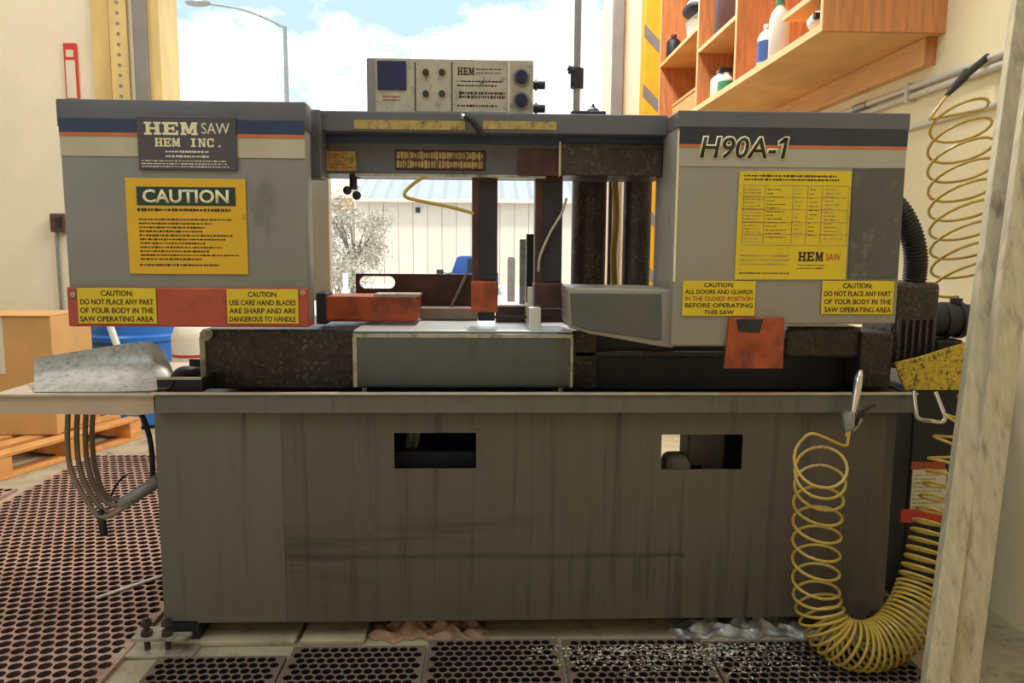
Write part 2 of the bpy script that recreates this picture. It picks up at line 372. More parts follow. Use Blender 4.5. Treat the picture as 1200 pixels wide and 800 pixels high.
# door jamb trim, left side (each strip its own steel section)
def strip(name, x0, x1, Y, d, m, label, z1=3.7):
    X0, X1 = W(x0, 60, Y).x, W(x1, 60, Y).x
    o = build(name, box(NB(), X0, X1, Y, Y + d, 0, z1, .004), m); return tag(o, label, 'door trim', kind='structure')
strip('trim_1', 108, 129, 5.96, .04, 'trackyel', 'flat tan steel strip left of the door track')
t = strip('trim_2', 129, 150, 5.90, .06, 'trackyel', 'tan perforated door track angle beside the open door')
X = W(139.5, 60, 5.9).x
h0 = None
for k in range(48):
    z = .2 + k * .073
    if h0 is None: h0 = build('track_slot', cyl(NB(), (X, 5.897, z), (X, 5.902, z), .013, n=10), 'trackgrey', t)
    else: copy_to(h0, (X, WL[h0].y, z), t)
strip('trim_3', 150, 157, 5.92, .08, 'plaster', 'narrow cream strip between door track and grey guide')
strip('trim_4', 157, 172, 5.86, .14, 'trackgrey', 'grey steel door guide channel left of the opening')
strip('trim_5', 172, 188, 5.90, .35, 'trackyel', 'tan steel door jamb at the left edge of the opening')
strip('trim_6', 713, 718, 5.90, .3, 'plaster', 'narrow cream door jamb at the right edge of the opening')
strip('trim_7', 718, 731, 5.86, .14, 'trackgrey', 'grey steel door guide channel right of the opening')
strip('trim_8', 731, 752, 5.92, .08, 'plaster', 'flat cream steel strip right of the door guide')
# hazard striped guard post
X0, X1 = W(752, 60, 5.88).x, W(771, 60, 5.88).x
hz = build('door_guard_post', box(NB(), X0, X1, 5.8, 5.95, 0, 3.6, .01), 'hazard'); tag(hz, 'yellow guard post with grey diagonal stripes beside plywood shelves', 'guard post')
h0 = None
for k in range(8):
    z = .25 + k * .42
    b = NB(); prism(b, [(X0, z + .09), (X0, z), (X1, z - .12), (X1, z - .03)], 5.796, 5.8)
    build('stripe', b, 'trackgrey', hz)
# red sign on the back wall
s = empty('wall_sign', W(82, 100, 5.97), 'small red safety sign on the cream wall left of the door', 'sign')
X0, X1, Z0, Z1 = pbox(75, 50, 90, 118, 5.97)
build('sign_board', box(NB(), X0, X1, 5.975, 6.0, Z0, Z1, .004), 'sign', s)
build('sign_panel', box(NB(), X0 + .012, X1 - .012, 5.972, 5.975, Z0 + .02, Z0 + .29), 'paper', s)
build('sign_header', box(NB(), X0 + .02, X1 - .02, 5.972, 5.975, Z1 - .1, Z1 - .05), 'paper', s)

sw = empty('wall_switch', W(66, 300, 5.97), 'small brown switch box on the back wall beside the left wheel cover', 'switch')
build('switch_box', boxp(NB(), 58, 250, 75, 272, 5.93, .07, .008), 'can', sw)
X0, X1, Z0, Z1 = pbox(62, 272, 70, 310, 5.96); build('switch_conduit', cyl(NB(), ((X0 + X1) / 2, 5.975, Z0 - 1.2), ((X0 + X1) / 2, 5.975, Z1), .012, n=10), 'pipe', sw, True)
build('switch_lever', boxp(NB(), 64, 254, 69, 266, 5.90, .03, .004), 'dark', sw)
# conduits on the right wall
def wallpt(px, py, gap=.02):
    X = XR - gap; d = _R3 @ Vector(((px - 600) / F, (400 - py) / F, -1)); t = X / d.x
    return Vector((X, d.y * t, CAM_H + d.z * t))
a, b2 = wallpt(1134, 84, .025), wallpt(990, 135, .025)
z = (a.z + b2.z) / 2
r = empty('wall_conduit', (XR, 4, z), 'pair of pale electrical conduits running below the plywood shelf', 'conduit')
for dz in (.018, -.018): build('pipe', cyl(NB(), (XR - .018, 2.0, z + dz), (XR - .018, 5.9, z + dz), .0125, n=14), 'condp', r, True)
build('coupling', cyl(NB(), (XR - .018, 3.55, z + .018), (XR - .018, 3.67, z + .018), .0165, n=16), 'pipe', r, True)
for y in (2.5, 3.2, 4.1, 5.2): build('strap', box(NB(), XR - .034, XR, y - .012, y + .012, z - .04, z + .04, .003), 'condp', r)
zl = wallpt(1100, 141, .012).z
r = empty('wall_pipe', (XR, 4, zl), 'thin grey air pipe low on the wall behind the coiled hose', 'pipe')
build('pipe', cyl(NB(), (XR - .014, 2.0, zl), (XR - .014, 5.9, zl), .010, n=12), 'condp', r, True)
for y in (2.3, 3.4, 4.6): build('strap', box(NB(), XR - .03, XR, y - .008, y + .008, zl - .018, zl + .018, .003), 'pipe', r)

# ================================================================== RUBBER MATS
def mat_mesh(nx, ny, p, hole, th, border):
    bm = NB()
    n8 = [(hole * math.cos(R(22.5 + 45 * k)), hole * math.sin(R(22.5 + 45 * k))) for k in range(8)]
    for j in range(ny):
        off = p / 2 if j % 2 else 0
        for i in range(nx - (1 if j % 2 else 0)):
            cx, cy = (i + .5) * p + off, (j + .5) * p
            q = [bm.verts.new((cx + sx * p / 2, cy + sy * p / 2, th)) for sx, sy in ((1, 1), (-1, 1), (-1, -1), (1, -1))]
            h = [bm.verts.new((cx + a, cy + b, th)) for a, b in n8]; l = [bm.verts.new((cx + a, cy + b, .001)) for a, b in n8]
            for k in range(4):
                bm.faces.new((q[k], h[2 * k + 1], h[2 * k]))                          # corner
                bm.faces.new((q[k], q[(k + 1) % 4], h[(2 * k + 2) % 8], h[2 * k + 1]))
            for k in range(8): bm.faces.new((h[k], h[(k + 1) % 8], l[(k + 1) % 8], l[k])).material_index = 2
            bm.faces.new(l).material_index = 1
    w, d = nx * p, ny * p
    for x0, x1 in ((0, p / 2), (w - p / 2, w)):                                       # fill the half cells of odd rows
        for j in range(1, ny, 2): box(bm, x0, x1, j * p, (j + 1) * p, .001, th)
    for x0, x1, y0, y1 in ((-border, 0, -border, d + border), (w, w + border, -border, d + border), (0, w, -border, 0), (0, w, d, d + border)):
        box(bm, x0, x1, y0, y1, .001, th)
    return bm
def rubber_mat(x, y, rot, nx, ny, p, label, group, m):
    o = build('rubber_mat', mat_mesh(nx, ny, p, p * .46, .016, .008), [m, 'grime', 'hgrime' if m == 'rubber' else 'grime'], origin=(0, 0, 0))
    o.location = (x, y, 0); o.rotation_euler.z = R(rot); WL[o] = Vector((x, y, 0)); return tag(o, label, 'mat', group)
PM = .043
G = 'perforated rubber floor mats'
xm = W(60, 750, 2.2).x
rubber_mat(-2.29, 1.45, 0, 28, 70, PM, 'long red-brown perforated rubber mat running back beside the cabinet', G, 'rubber')
rubber_mat(-3.52, 1.47, 0, 27, 55, PM, 'red-brown perforated mat at the far left picture edge', G, 'rubber')
PF = .0285
for x0, x1, yb, lab in ((180, 333, 2.195, 'dark perforated mat below the panel seam, leftmost in front of the cabinet'), (336, 497, 2.245, 'dark perforated mat in front of the brown rag'), (500, 658, 2.275, 'dark perforated mat below the left cabinet slot, right of the rag'),
                    (661, 830, 2.27, 'chip-strewn dark perforated mat below the right cabinet slot'), (833, 1060, 2.25, 'dark perforated mat under the coiled yellow hose')):
    Xa, Xb = W(x0, 775, 2.17).x, W(x1, 775, 2.17).x
    nx = int((Xb - Xa - .018) / .0285); PF = (Xb - Xa - .018) / nx; ny = 16
    rubber_mat(Xa + .008, yb - ny * PF, rng.uniform(-.5, .5), nx, ny, PF, lab, G, 'rubber_shaded')

# ================================================================== BAND SAW
YC = 2.30                                    # front of the base cabinet
ZR = W(600, 460, 2.27).z                     # rim height
saw = empty('band_saw', (W(600, 700, YC).x, 2.7, 0), 'large grey horizontal metal-cutting band saw covered with yellow warning labels', 'band saw')
CX0, CX1 = W(186, 600, YC).x, W(1043, 600, YC).x
CZ0 = W(600, 726, YC).z
# --- base cabinet, open slots in the front
seam = W(331, 600, YC).x
h1 = pbox(462, 507, 558, 549, YC); h2 = pbox(775, 509, 870, 550, YC)
def holed(x0, x1, z0, z1, holes, Y, th):
    xs = sorted({x0, x1} | {v for h in holes for v in h[:2]}); zs = sorted({z0, z1} | {v for h in holes for v in h[2:]})
    bm = NB(); V = {}
    for x in xs:
        for z in zs: V[x, z] = bm.verts.new((x, Y, z))
    for i in range(len(xs) - 1):
        for j in range(len(zs) - 1):
            cx, cz = (xs[i] + xs[i + 1]) / 2, (zs[j] + zs[j + 1]) / 2
            if any(h[0] < cx < h[1] and h[2] < cz < h[3] for h in holes): continue
            bm.faces.new((V[xs[i], zs[j]], V[xs[i + 1], zs[j]], V[xs[i + 1], zs[j + 1]], V[xs[i], zs[j + 1]]))
    r = bmesh.ops.extrude_face_region(bm, geom=bm.faces[:])
    for e in r['geom']:
        if isinstance(e, bmesh.types.BMVert): e.co.y += th
    for v in [v for v in bm.verts if not v.link_faces]: bm.verts.remove(v)
    return bm
ZP = ZR - .004
build('front_panel', box(NB(), CX0, seam - .003, YC, YC + .006, CZ0, ZP, .002), 'cabinet', saw)
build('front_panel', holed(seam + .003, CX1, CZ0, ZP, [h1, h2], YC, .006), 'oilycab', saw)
build('seam_strip', box(NB(), seam - .006, seam + .003, YC - .0015, YC + .004, CZ0, ZP), 'cabinet', saw)
build('side_panel', box(NB(), CX0, CX0 + .006, YC + .006, 3.05, CZ0, ZP), 'cabinet', saw)
build('side_panel', box(NB(), CX1 - .006, CX1, YC + .006, 3.05, CZ0, ZP), 'cabinet', saw)
bh = pbox(725, 480, 830, 570, 3.05)
build('back_panel', holed(CX0 + .006, CX1 - .006, CZ0, ZP, [bh], 3.05, .006), 'cabinet', saw)
build('bottom_panel', box(NB(), CX0 + .006, CX1 - .006, YC + .006, 3.05, CZ0, CZ0 + .006), 'cabinet', saw)
# what shows inside the slots
x0, x1, z0, z1 = pbox(470, 527, 570, 560, YC + .12); build('inner_shelf', box(NB(), x0 - .2, x1 + .1, YC + .1, 2.9, z0 - .02, z1, .004), 'dark', saw)
pm = build('coolant_pump', boxp(NB(), 806, 500, 850, 575, 2.5, .12, .01), 'trackgrey', saw)
build('pump_cap', boxp(NB(), 780, 535, 832, 575, 2.5, .1, .03, seg=4), 'white', saw, True)
for px in (486, 478): build('coolant_line', tube(NB(), spline([W(px, 470, 2.45), W(px + 3, 505, 2.43), W(px - 4, 540, 2.5)]), .012), 'pipe', saw, True)
# --- levelling feet
def foot(px):
    x = W(px, 740, 2.28).x + .02; f = build('foot_bracket', box(NB(), x - .13, x + .10, 2.215, 2.40, .001, .013, .003), 'worn', saw)
    build('foot_bar', box(NB(), x - .09, x + .08, 2.235, 2.275, .046, .058, .002), 'worn', f)
    for dx in (-.05, .012):
        b = NB(); cyl(b, (x + dx, 2.255, .013), (x + dx, 2.255, .112), .009, n=12); cyl(b, (x + dx, 2.255, .09), (x + dx, 2.255, .105), .018, n=6); cyl(b, (x + dx, 2.255, .058), (x + dx, 2.255, .073), .018, n=6)
        build('levelling_bolt', b, 'oily', f)
    build('foot_post', box(NB(), x + .0, x + .09, 2.30, 2.42, .016, CZ0 + .01, .003), 'dark', f)
foot(188); foot(1030)
build('skid_rail', box(NB(), CX0 + .05, CX1 - .05, 2.86, 2.95, 0, CZ0 + .002, .004), 'dark', saw)
# --- chip tray on top of the cabinet
TX0, TX1 = W(181, 465, 2.27).x, W(1075, 465, 2.27).x
zl = W(600, 484, 2.27).z
b = NB(); box(b, TX0, TX1, 2.27, 2.276, zl, ZR - .004, .002); box(b, TX0, TX0 + .006, 2.276, 3.1, zl, ZR - .004); box(b, TX1 - .006, TX1, 2.276, 3.1, zl, ZR - .004); box(b, TX0, TX1, 3.1, 3.106, zl, ZR - .004); box(b, TX0 + .006, TX1 - .006, 2.276, 3.1, zl + .01, zl + .016)
tray = build('chip_tray', b, 'cabinet', saw)
build('tray_rim', box(NB(), TX0 - .01, TX1, 2.262, 2.284, ZR - .006, ZR, .002), 'rim', tray)
# wing of the tray that runs on to the left
LX0 = W(5, 465, 2.36).x
b = NB(); x1 = W(184, 465, 2.30).x
zt = W(120, 462, 2.30).z; zb = W(120, 484, 2.30).z
prism(b, [(LX0, zt), (x1, zt), (x1 - .01, zb), (x1 - .06, zb - .006), (LX0, zb)], 2.30, 2.306); box(b, LX0, x1, 2.306, 2.95, zt - .006, zt - .001); box(b, LX0, x1, 2.95, 2.956, zb, zt)
wing = build('tray_wing', b, 'wingp', saw)
build('tray_wing_edge', box(NB(), LX0, x1, 2.288, 2.306, zt - .004, zt + .003, .001), 'rim', wing)
# galvanised chute lying over the wing
b = NB(); nu, nv = 26, 10; grid = []
outl_b = [(40, 459), (67, 459), (120, 459), (170, 458), (197, 455), (203, 446)]
def lerp_path(P, t):
    t *= len(P) - 1; i = min(int(t), len(P) - 2); f = t - i
    return (P[i][0] * (1 - f) + P[i + 1][0] * f, P[i][1] * (1 - f) + P[i + 1][1] * f)
outl_t = [(40, 420), (67, 415), (105, 409), (142, 403), (165, 400), (180, 401), (190, 409), (197, 421), (202, 434), (205, 445)]
for i in range(nu + 1):
    row = []
    for j in range(nv + 1):
        t = i / nu; v = j / nv
        pb = lerp_path(outl_b, t); pt = lerp_path(outl_t, t)
        Y = 2.33 + .16 * v + .05 * math.sin(math.pi * v)
        p = W(pb[0] * (1 - v) + pt[0] * v, pb[1] * (1 - v) + pt[1] * v, Y); row.append(b.verts.new(p))
    grid.append(row)
for i in range(nu):
    for j in range(nv): b.faces.new((grid[i][j], grid[i + 1][j], grid[i + 1][j + 1], grid[i][j + 1]))
bmesh.ops.recalc_face_normals(b, faces=b.faces)
r = bmesh.ops.extrude_face_region(b, geom=b.faces[:])
for e in r['geom']:
    if isinstance(e, bmesh.types.BMVert): e.co.y += .004; e.co.z -= .002
build('chip_chute', b, 'galv', saw, True)
b = NB(); X0, X1, Z0, Z1 = pbox(184, 443, 237, 459, 2.34); box(b, X0, X1, 2.34, 2.345, Z0, Z1); box(b, X1 - .006, X1, 2.345, 2.6, Z0, Z1); box(b, X0, X1, 2.6, 2.605, Z0, Z1 + .02)
build('scrap_bin', b, 'dark', saw); build('scrap_bin_edge', box(NB(), X0, X1, 2.334, 2.345, Z1 - .004, Z1 + .003, .001), 'rim', saw)
build('elbow_fitting', tube(NB(), spline([W(206, 447, 2.46), W(214, 437, 2.48), W(232, 438, 2.5), W(240, 442, 2.5)]), .022, 12), 'dark', saw, True)
# --- cast bed
build('bed', boxp(NB(), 238, 386, 700, 456, 2.46, .5, .008), 'oily', saw)
build('bed_slide', boxp(NB(), 655, 392, 1040, 457, 2.50, .45, .008), 'dark', saw)
build('bed_rail', boxp(NB(), 674, 412, 850, 418, 2.46, .05, .003), 'oily', saw)
b = NB(); boxp(b, 922, 383, 1010, 420, 2.40, .1, .012); build('gear_cover', b, 'oily', saw)
b = NB(); boxp(b, 1008, 390, 1046, 456, 2.38, .2, .01); build('hinge_block', b, 'oily', saw)
b = NB(); p = W(242, 392, 2.44); cyl(b, p, p + Vector((0, .05, 0)), .013, n=16); cyl(b, p + Vector((0, -.008, 0)), p, .02, n=6); build('bed_bolt', b, 'worn', saw)
build('bed_edge', boxp(NB(), 234, 394, 241, 457, 2.45, .03, .004), 'worn', saw)
# --- vise table
YV = 2.335
X0, X1, Z0, Z1 = pbox(412, 389, 673, 455, YV)
YV2 = YV + .47
b = NB(); box(b, X0, X1, YV, YV2, Z0, Z1, .012, 3)
vt = build('vise_table', b, 'vise', saw, True)
build('table_top', box(NB(), X0 + .006, X1 - .006, YV + .008, YV2 - .005, Z1 - .002, Z1 + .004, .002), 'deck', vt)
# worn bare edges along the top and sides of the front
build('worn_edge', box(NB(), X0 + .006, X1 - .006, YV - .0015, YV + .004, Z1 - .018, Z1 - .006, .001), 'worn', vt)
build('worn_edge', box(NB(), X0 + .004, X0 + .016, YV - .0015, YV + .004, Z0 + .004, Z1 - .017, .001), 'worn', vt)
build('worn_edge', box(NB(), X1 - .012, X1 - .004, YV - .0015, YV + .004, Z0 + .004, Z1 - .017, .001), 'worn', vt)
for px in (427, 657): build('table_foot', cyl(NB(), W(px, 454, YV + .02), W(px, 462.5, YV + .02), .008, n=10), 'worn', vt)
b = NB(); x0, x1, z0, z1 = pbox(592, 360, 636, 389, 2.50); zt = Z1 + .004
box(b, x0 - .03, x1, 2.62, 2.66, zt, zt + .055, .004); build('fixed_jaw', b, 'maroon', saw)
b = NB(); box(b, x0 - .03, x1 + .005, 2.60, 2.72, zt + .055, zt + .062, .002); build('jaw_plate', b, 'deck', saw)
build('jaw_post', boxp(NB(), 617, 274, 626, 372, 2.58, .05, .002), 'dark', saw)
build('jaw_post', boxp(NB(), 609, 280, 616, 360, 2.66, .03, .002), 'galv', saw)
build('stop_rod', boxp(NB(), 618, 336, 624, 388, 2.44, .012, .002), 'rim', saw)
b = NB(); x0, x1, z0, z1 = pbox(620, 360, 634, 390, 2.37); box(b, x0, x1, 2.37, 2.76, zt, z1, .003); build('guide_rail', b, 'deck', saw)
b = NB(); x0, x1, z0, z1 = pbox(626, 360, 664, 378, 2.62); box(b, x0, x1, 2.62, 2.9, Z1 - .01, z1, .006); build('jaw_carrier', b, 'maroon', saw)
# --- left wheel cover
YH = 2.20
X0, X1, Z0, Z1 = pbox(75, 118.5, 360, 381, YH)
lh = build('wheel_cover', box(NB(), X0, X1, YH, YH + .07, Z0 + .01, Z1, .007, 3), 'grey', saw, True)
build('wheel_housing', box(NB(), X0 + .03, X1 - .06, YH + .07, YH + .27, Z0 + .02, Z1 - .02, .005), 'grey', saw)
build('cover_cap', box(NB(), X0 - .003, X1 + .003, YH - .003, YH + .073, Z1 - .072, Z1 + .002, .004), 'charcoal', lh, True)
zs = lambda y, px=210: W(px, y, YH).z
def stripe(x0, x1, ya, yb, m, par, yo=.0025): return build('trim_stripe', box(NB(), x0, x1, YH - yo, YH + .002, zs(yb, 210 if par is lh else 930), zs(ya, 210 if par is lh else 930)), m, par)
nx0, nx1 = W(163, 168, YH).x, W(276, 168, YH).x
for a, bb in ((X0 + .002, nx0), (nx1, X1 - .002)):
    stripe(a, bb, 140, 156.5, 'navy', lh, .0045); stripe(a, bb, 156.5, 160.5, 'orange', lh, .0045); stripe(a, bb, 160.5, 184, 'beige', lh)
# nameplate
npl = build('name_plate', boxp(NB(), 161, 136, 277, 199, YH - .009, .007, .002), 'plate', saw)
slab('brand_lettering', 'HEM', (168, 143, 232, 158), YH - .009, npl, 'cream')
text('model_lettering', 'SAW', (236, 144, 269, 157), YH - .009, npl, 'paper', 0)
slab('brand_lettering', 'HEM INC.', (181, 162, 262, 172), YH - .009, npl, 'cream')
fine_print((194, 175, 246, 186), 2, YH - .009, npl, 'paper', (.95, 1), 3, .4)
fine_print((166, 187, 273, 197), 3, YH - .009, npl, 'paper', (.9, 1), 4, .4)
# big caution label
cl = build('caution_label', boxp(NB(), 149, 209, 289, 321, YH - .005, .004, .001), 'yellow', saw, label='large yellow caution label')
build('header_band', boxp(NB(), 160, 219, 276, 241, YH - .0056, .002), 'green', cl)
text('caution_lettering', 'CAUTION', (167, 222, 268, 238), YH - .0056, cl, 'cream', .025)
fine_print((161, 243, 272, 249), 1, YH - .005, cl, 'ink', (.95, 1), 5, .55)
fine_print((164, 255, 284, 306), 11, YH - .005, cl, 'ink', (.5, 1), 6, .42)
fine_print((164, 308, 260, 313), 1, YH - .005, cl, 'ink', (.95, 1), 8, .5)
# red guard bar with two labels
bar = build('guard_bar', boxp(NB(), 79, 337, 361, 383, YH - .012, .08, .004), 'red', saw, label='red oxide painted blade guard bar')
for px, py in ((86, 345), (355, 343)):
    b = NB(); p = W(px, py, YH - .012); cyl(b, p + Vector((0, -.004, 0)), p + Vector((0, .002, 0)), .008, n=12); build('bolt_head', b, 'worn', bar, True)
def notice(rect, lines, par, Y, seed, m='lemon', top=.04, inks=None):
    l = build('warning_label', boxp(NB(), *rect, Y, .003, .0008), m, par)
    x0, y0, x1, y1 = rect; nL = len(lines); dy = (y1 - y0) / (nL + .15)
    for i, s in enumerate(lines):
        w = (x1 - x0) * (.93 if len(s) > 14 else .045 * len(s) + .05); xm = (x0 + x1) / 2
        text('lettering', s, (xm - w / 2, y0 + dy * (i + .28), xm + w / 2, y0 + dy * (i + .92)), Y, l, (inks or {}).get(i, 'ink'), .012)
    return l
notice((91, 337.5, 183, 379), ['CAUTION:', 'DO NOT PLACE ANY PART', 'OF YOUR BODY IN THE', 'SAW OPERATING AREA'], saw, YH - .016, 1)
notice((266, 339, 349.5, 379), ['CAUTION:', 'USE CARE HAND BLADES', 'ARE SHARP AND ARE', 'DANGEROUS TO HANDLE'], saw, YH - .016, 2)
# daylit side of the left cover: strip behind it, daylight painted as white
build('lit_head_side', boxp(NB(), 352, 200, 386, 352, 2.62, .05, .004), 'white', saw)
build('head_side_plate', boxp(NB(), 355, 128, 376, 208, 2.31, .1, .004), 'slate', saw)
# --- cross beam
YT = 2.33
bt = build('beam_cover', boxp(NB(), 366, 132, 783, 156, YT, .34, .004), 'charcoal', saw)
build('tape_strip', boxp(NB(), 415, 141, 545, 151.5, YT - .002, .003), 'gold', bt); build('tape_strip', boxp(NB(), 566, 142, 652, 151.5, YT - .002, .003), 'gold', bt)
bl = build('beam', boxp(NB(), 366, 155, 783, 205, YT + .06, .2, .004), 'slate', saw)
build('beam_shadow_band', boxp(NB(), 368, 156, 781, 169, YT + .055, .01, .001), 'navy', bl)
bp_ = build('beam_plate', boxp(NB(), 657, 168, 776, 206, YT + .045, .1, .003), 'oily', saw)
build('beam_plate_edge', boxp(NB(), 655, 166, 657.5, 206, YT + .04, .05, .0005), 'rim', saw)
build('beam_slide', boxp(NB(), 607, 175, 657, 206, YT + .05, .1, .003), 'maroon', saw)
build('beam_lip', boxp(NB(), 416, 204, 640, 207.5, YT + .055, .03, .001), 'worn', bl)
lab = build('warning_label', boxp(NB(), 376, 177, 417, 200, YT + .054, .006, .0008), 'gold', saw); fine_print((379, 179, 413, 198), 5, YT + .054, lab, 'inkred', (.7, 1), 11, .4)
lab = build('warning_label', boxp(NB(), 463, 176, 569, 199, YT + .054, .006, .004), 'maroon', saw)
fine_print((465, 177, 567, 198), 2, YT + .054, lab, 'gold', (.97, 1), 12, .78)
b = NB(); tube(b, [W(545, 136, YT - .012), W(552, 140, YT - .016), W(560, 150, YT - .016), W(567, 160, YT - .002)], .009); build('clamp_lever', b, 'hosedark', saw, True)
build('lever_tip', cyl(NB(), W(541, 136, YT - .012), W(547, 137.5, YT - .012), .007, n=10), 'chrome', saw, True)
# --- control box
YK = 2.38
X0, X1, Z0, Z1 = pbox(430, 69, 625, 133, YK)
cb = build('control_box', box(NB(), X0, X1, YK, YK + .16, W(600, 132, YT).z + .002, Z1, .003), 'panel', saw)
build('side_bezel', boxp(NB(), 430, 69, 439, 132, YK - .003, .004), 'trackgrey', cb)
build('display', boxp(NB(), 442, 71, 476, 105, YK - .006, .008, .002), 'screen', cb)
build('face_plate', boxp(NB(), 487, 72, 594, 131, YK - .002, .003), 'panel', cb)
build('divider_line', boxp(NB(), 595, 71, 597.5, 132, YK - .003, .004), 'paper', cb)
for px in (486, 529): build('divider_line', boxp(NB(), px, 73, px + 1.3, 130, YK - .003, .004), 'dark', cb)
for px in (499, 518):
    for py in (85, 110):
        p = W(px, py, YK - .002); build('push_button', cyl(NB(), p + Vector((0, -.008, 0)), p + Vector((0, .001, 0)), .0095, n=14), 'maroon' if py == 85 else 'green', cb, True, label='small recessed push button')
slab('brand_lettering', 'HEM', (536, 79, 556, 88), YK - .002, cb, 'ink')
fine_print((558, 79, 590, 88), 2, YK - .002, cb, 'ink', (.9, 1), 21, .3)
fine_print((536, 93, 588, 103), 2, YK - .002, cb, 'ink', (.8, 1), 22, .35)
fine_print((538, 107, 592, 116), 2, YK - .002, cb, 'ink', (.95, 1), 23, .7)
fine_print((536, 121, 585, 127), 1, YK - .002, cb, 'ink', (.8, 1), 24, .4)
fine_print((449, 111, 470, 119), 2, YK - .001, cb, 'inkred', (.9, 1), 25, .3)
for py in (91, 118):
    p = W(611, py, YK); b = NB(); cyl(b, p + Vector((0, -.006, 0)), p + Vector((0, .001, 0)), .026, n=24); build('dial', b, 'trackgrey', cb, True)
    b = NB(); cyl(b, p + Vector((0, -.024, 0)), p + Vector((0, -.006, 0)), .017, .02, n=20); box(b, p.x - .003, p.x + .003, p.y - .027, p.y - .023, p.z - .014, p.z + .014); build('dial_knob', b, 'screen', cb, True)
for py in (99.5, 127):
    p = W(625, py, YK + .05); b = NB(); cyl(b, p, p + Vector((.036, 0, 0)), .013, n=16); cyl(b, p + Vector((.004, 0, 0)), p + Vector((.012, 0, 0)), .017, n=6); build('cable_gland', b, 'dark', cb, True)
p = W(463, 70, YK + .08); b = NB(); lathe(b, p.x, p.y, [(.032, Z1 - .001), (.034, Z1 + .006), (.024, Z1 + .013), (.006, Z1 + .015)]); build('box_plug', b, 'trackgrey', cb, True)
# --- overhead conduit coming down to the beam
p = W(676, 100, 2.50); zt = W(676, 132, YT + .1).z; b = NB(); cyl(b, (p.x, p.y, zt - .01), (p.x, p.y, ZC - .002), .011, n=16); cd_ = build('drop_conduit', b, 'pipe', saw, True)
zc = W(676, 92, 2.5).z
b = NB(); cyl(b, (p.x, p.y, zc - .03), (p.x, p.y, zc + .03), .021, n=16); cyl(b, (p.x - .028, p.y, zc + .026), (p.x, p.y, zc + .026), .013, n=10); cyl(b, (p.x - .03, p.y - .014, zc + .03), (p.x - .012, p.y - .014, zc + .018), .008, n=8); build('conduit_coupling', b, 'dark', cd_, True)
b = NB(); X0, X1, Z0, Z1 = pbox(668, 128, 708, 133, 2.5); box(b, X0, X1, 2.46, 2.54, zt - .004, zt + .012, .004); build('conduit_base', b, 'dark', cd_)
b = NB(); q = W(695, 130, 2.5); lathe(b, q.x, q.y, [(.022, zt + .01), (.02, zt + .02), (.006, zt + .03), (.003, zt + .04)], 14); build('grease_cap', b, 'dark', saw, True)
# --- blade guide arms
def guide(x0, x1, ytop, ymid, ybot, Y, m1, m2):
    a = build('guide_arm', boxp(NB(), x0, ytop, x1, ymid, Y, .07, .004), m1, saw)
    build('guide_arm_web', boxp(NB(), x0 + (x1 - x0) * .3, ytop + 10, x1 - 1, ymid - 4, Y - .008, .01, .002), 'dark', a)
    g = build('guide_block', boxp(NB(), x0 - 1, ymid - 3, x1 + .5, ybot, Y - .012, .10, .006), m2, saw)
    return a, g
guide(553, 583, 203, 332, 366, 2.42, 'maroon', 'rust')
b = NB(); boxp(b, 560, 362, 580, 376, 2.44, .03, .004); build('blade_guide', b, 'dark', saw)
guide(627, 659, 203, 334, 362, 2.44, 'maroon', 'maroon')
build('saw_blade', boxp(NB(), 570, 370, 650, 373, 2.455, .002), 'dark', saw)
# --- two hydraulic columns
for a, bb, m in ((672, 713, 'oily'), (733, 766, 'oily')):
    pa, pb = W(a, 270, 2.6), W(bb, 270, 2.6); x = (pa.x + pb.x) / 2; r_ = (pb.x - pa.x) / 2
    b = NB(); cyl(b, (x, 2.6 + r_, W(700, 345, 2.6).z), (x, 2.6 + r_, W(700, 195, 2.6).z), r_, n=28); build('column', b, m, saw, True)
b = NB(); tube(b, spline([W(719, 190, 2.7), W(722, 250, 2.7), W(719, 300, 2.7), W(721, 350, 2.7)]), .012); build('hydraulic_hose', b, 'hose', saw, True)
b = NB(); tube(b, spline([W(716, 190, 2.74), W(715, 250, 2.75), W(713, 350, 2.74)]), .007); build('hydraulic_hose', b, 'can', saw, True)
# --- slotted back bar, red motor cover
zz = [(418, 321), (556, 321), (556, 361), (418, 361)]
X0, X1, Z0, Z1 = pbox(417, 321, 560, 366, 2.78); hx0, hx1, hz0, hz1 = pbox(421, 323.5, 463, 338, 2.78)
b = NB(); hr = (hz1 - hz0) / 2; hc = (hz0 + hz1) / 2
loop = []
for k in range(13): a = R(90 + 180 * k / 12); loop.append((hx0 + hr + hr * math.cos(a), hc + hr * math.sin(a)))
for k in range(13): a = R(-90 + 180 * k / 12); loop.append((hx1 - hr + hr * math.cos(a), hc + hr * math.sin(a)))
t = bmesh.new(); O = [t.verts.new((x, 2.78, z)) for x, z in ((X0, Z1), (X0, Z0), (X1, Z0), (X1, Z1))]; I = [t.verts.new((x, 2.78, z)) for x, z in loop]
eds = [t.edges.new((O[i], O[(i + 1) % 4])) for i in range(4)] + [t.edges.new((I[i], I[(i + 1) % len(I)])) for i in range(len(I))]
bmesh.ops.triangle_fill(t, use_beauty=True, use_dissolve=False, edges=eds)
bad = [f for f in t.faces if hx0 + hr * .3 < f.calc_center_median().x < hx1 - hr * .3 and hz0 < f.calc_center_median().z < hz1 and all(v in I for v in f.verts)]
bmesh.ops.delete(t, geom=bad, context='FACES_ONLY')
r = bmesh.ops.extrude_face_region(t, geom=t.faces[:])
for e in r['geom']:
    if isinstance(e, bmesh.types.BMVert): e.co.y += .02
merge(b, t); build('slotted_bar', b, 'maroon', saw)
mc = build('motor_cover', boxp(NB(), 381, 347, 489, 377, 2.52, .16, .008), 'rust', saw)
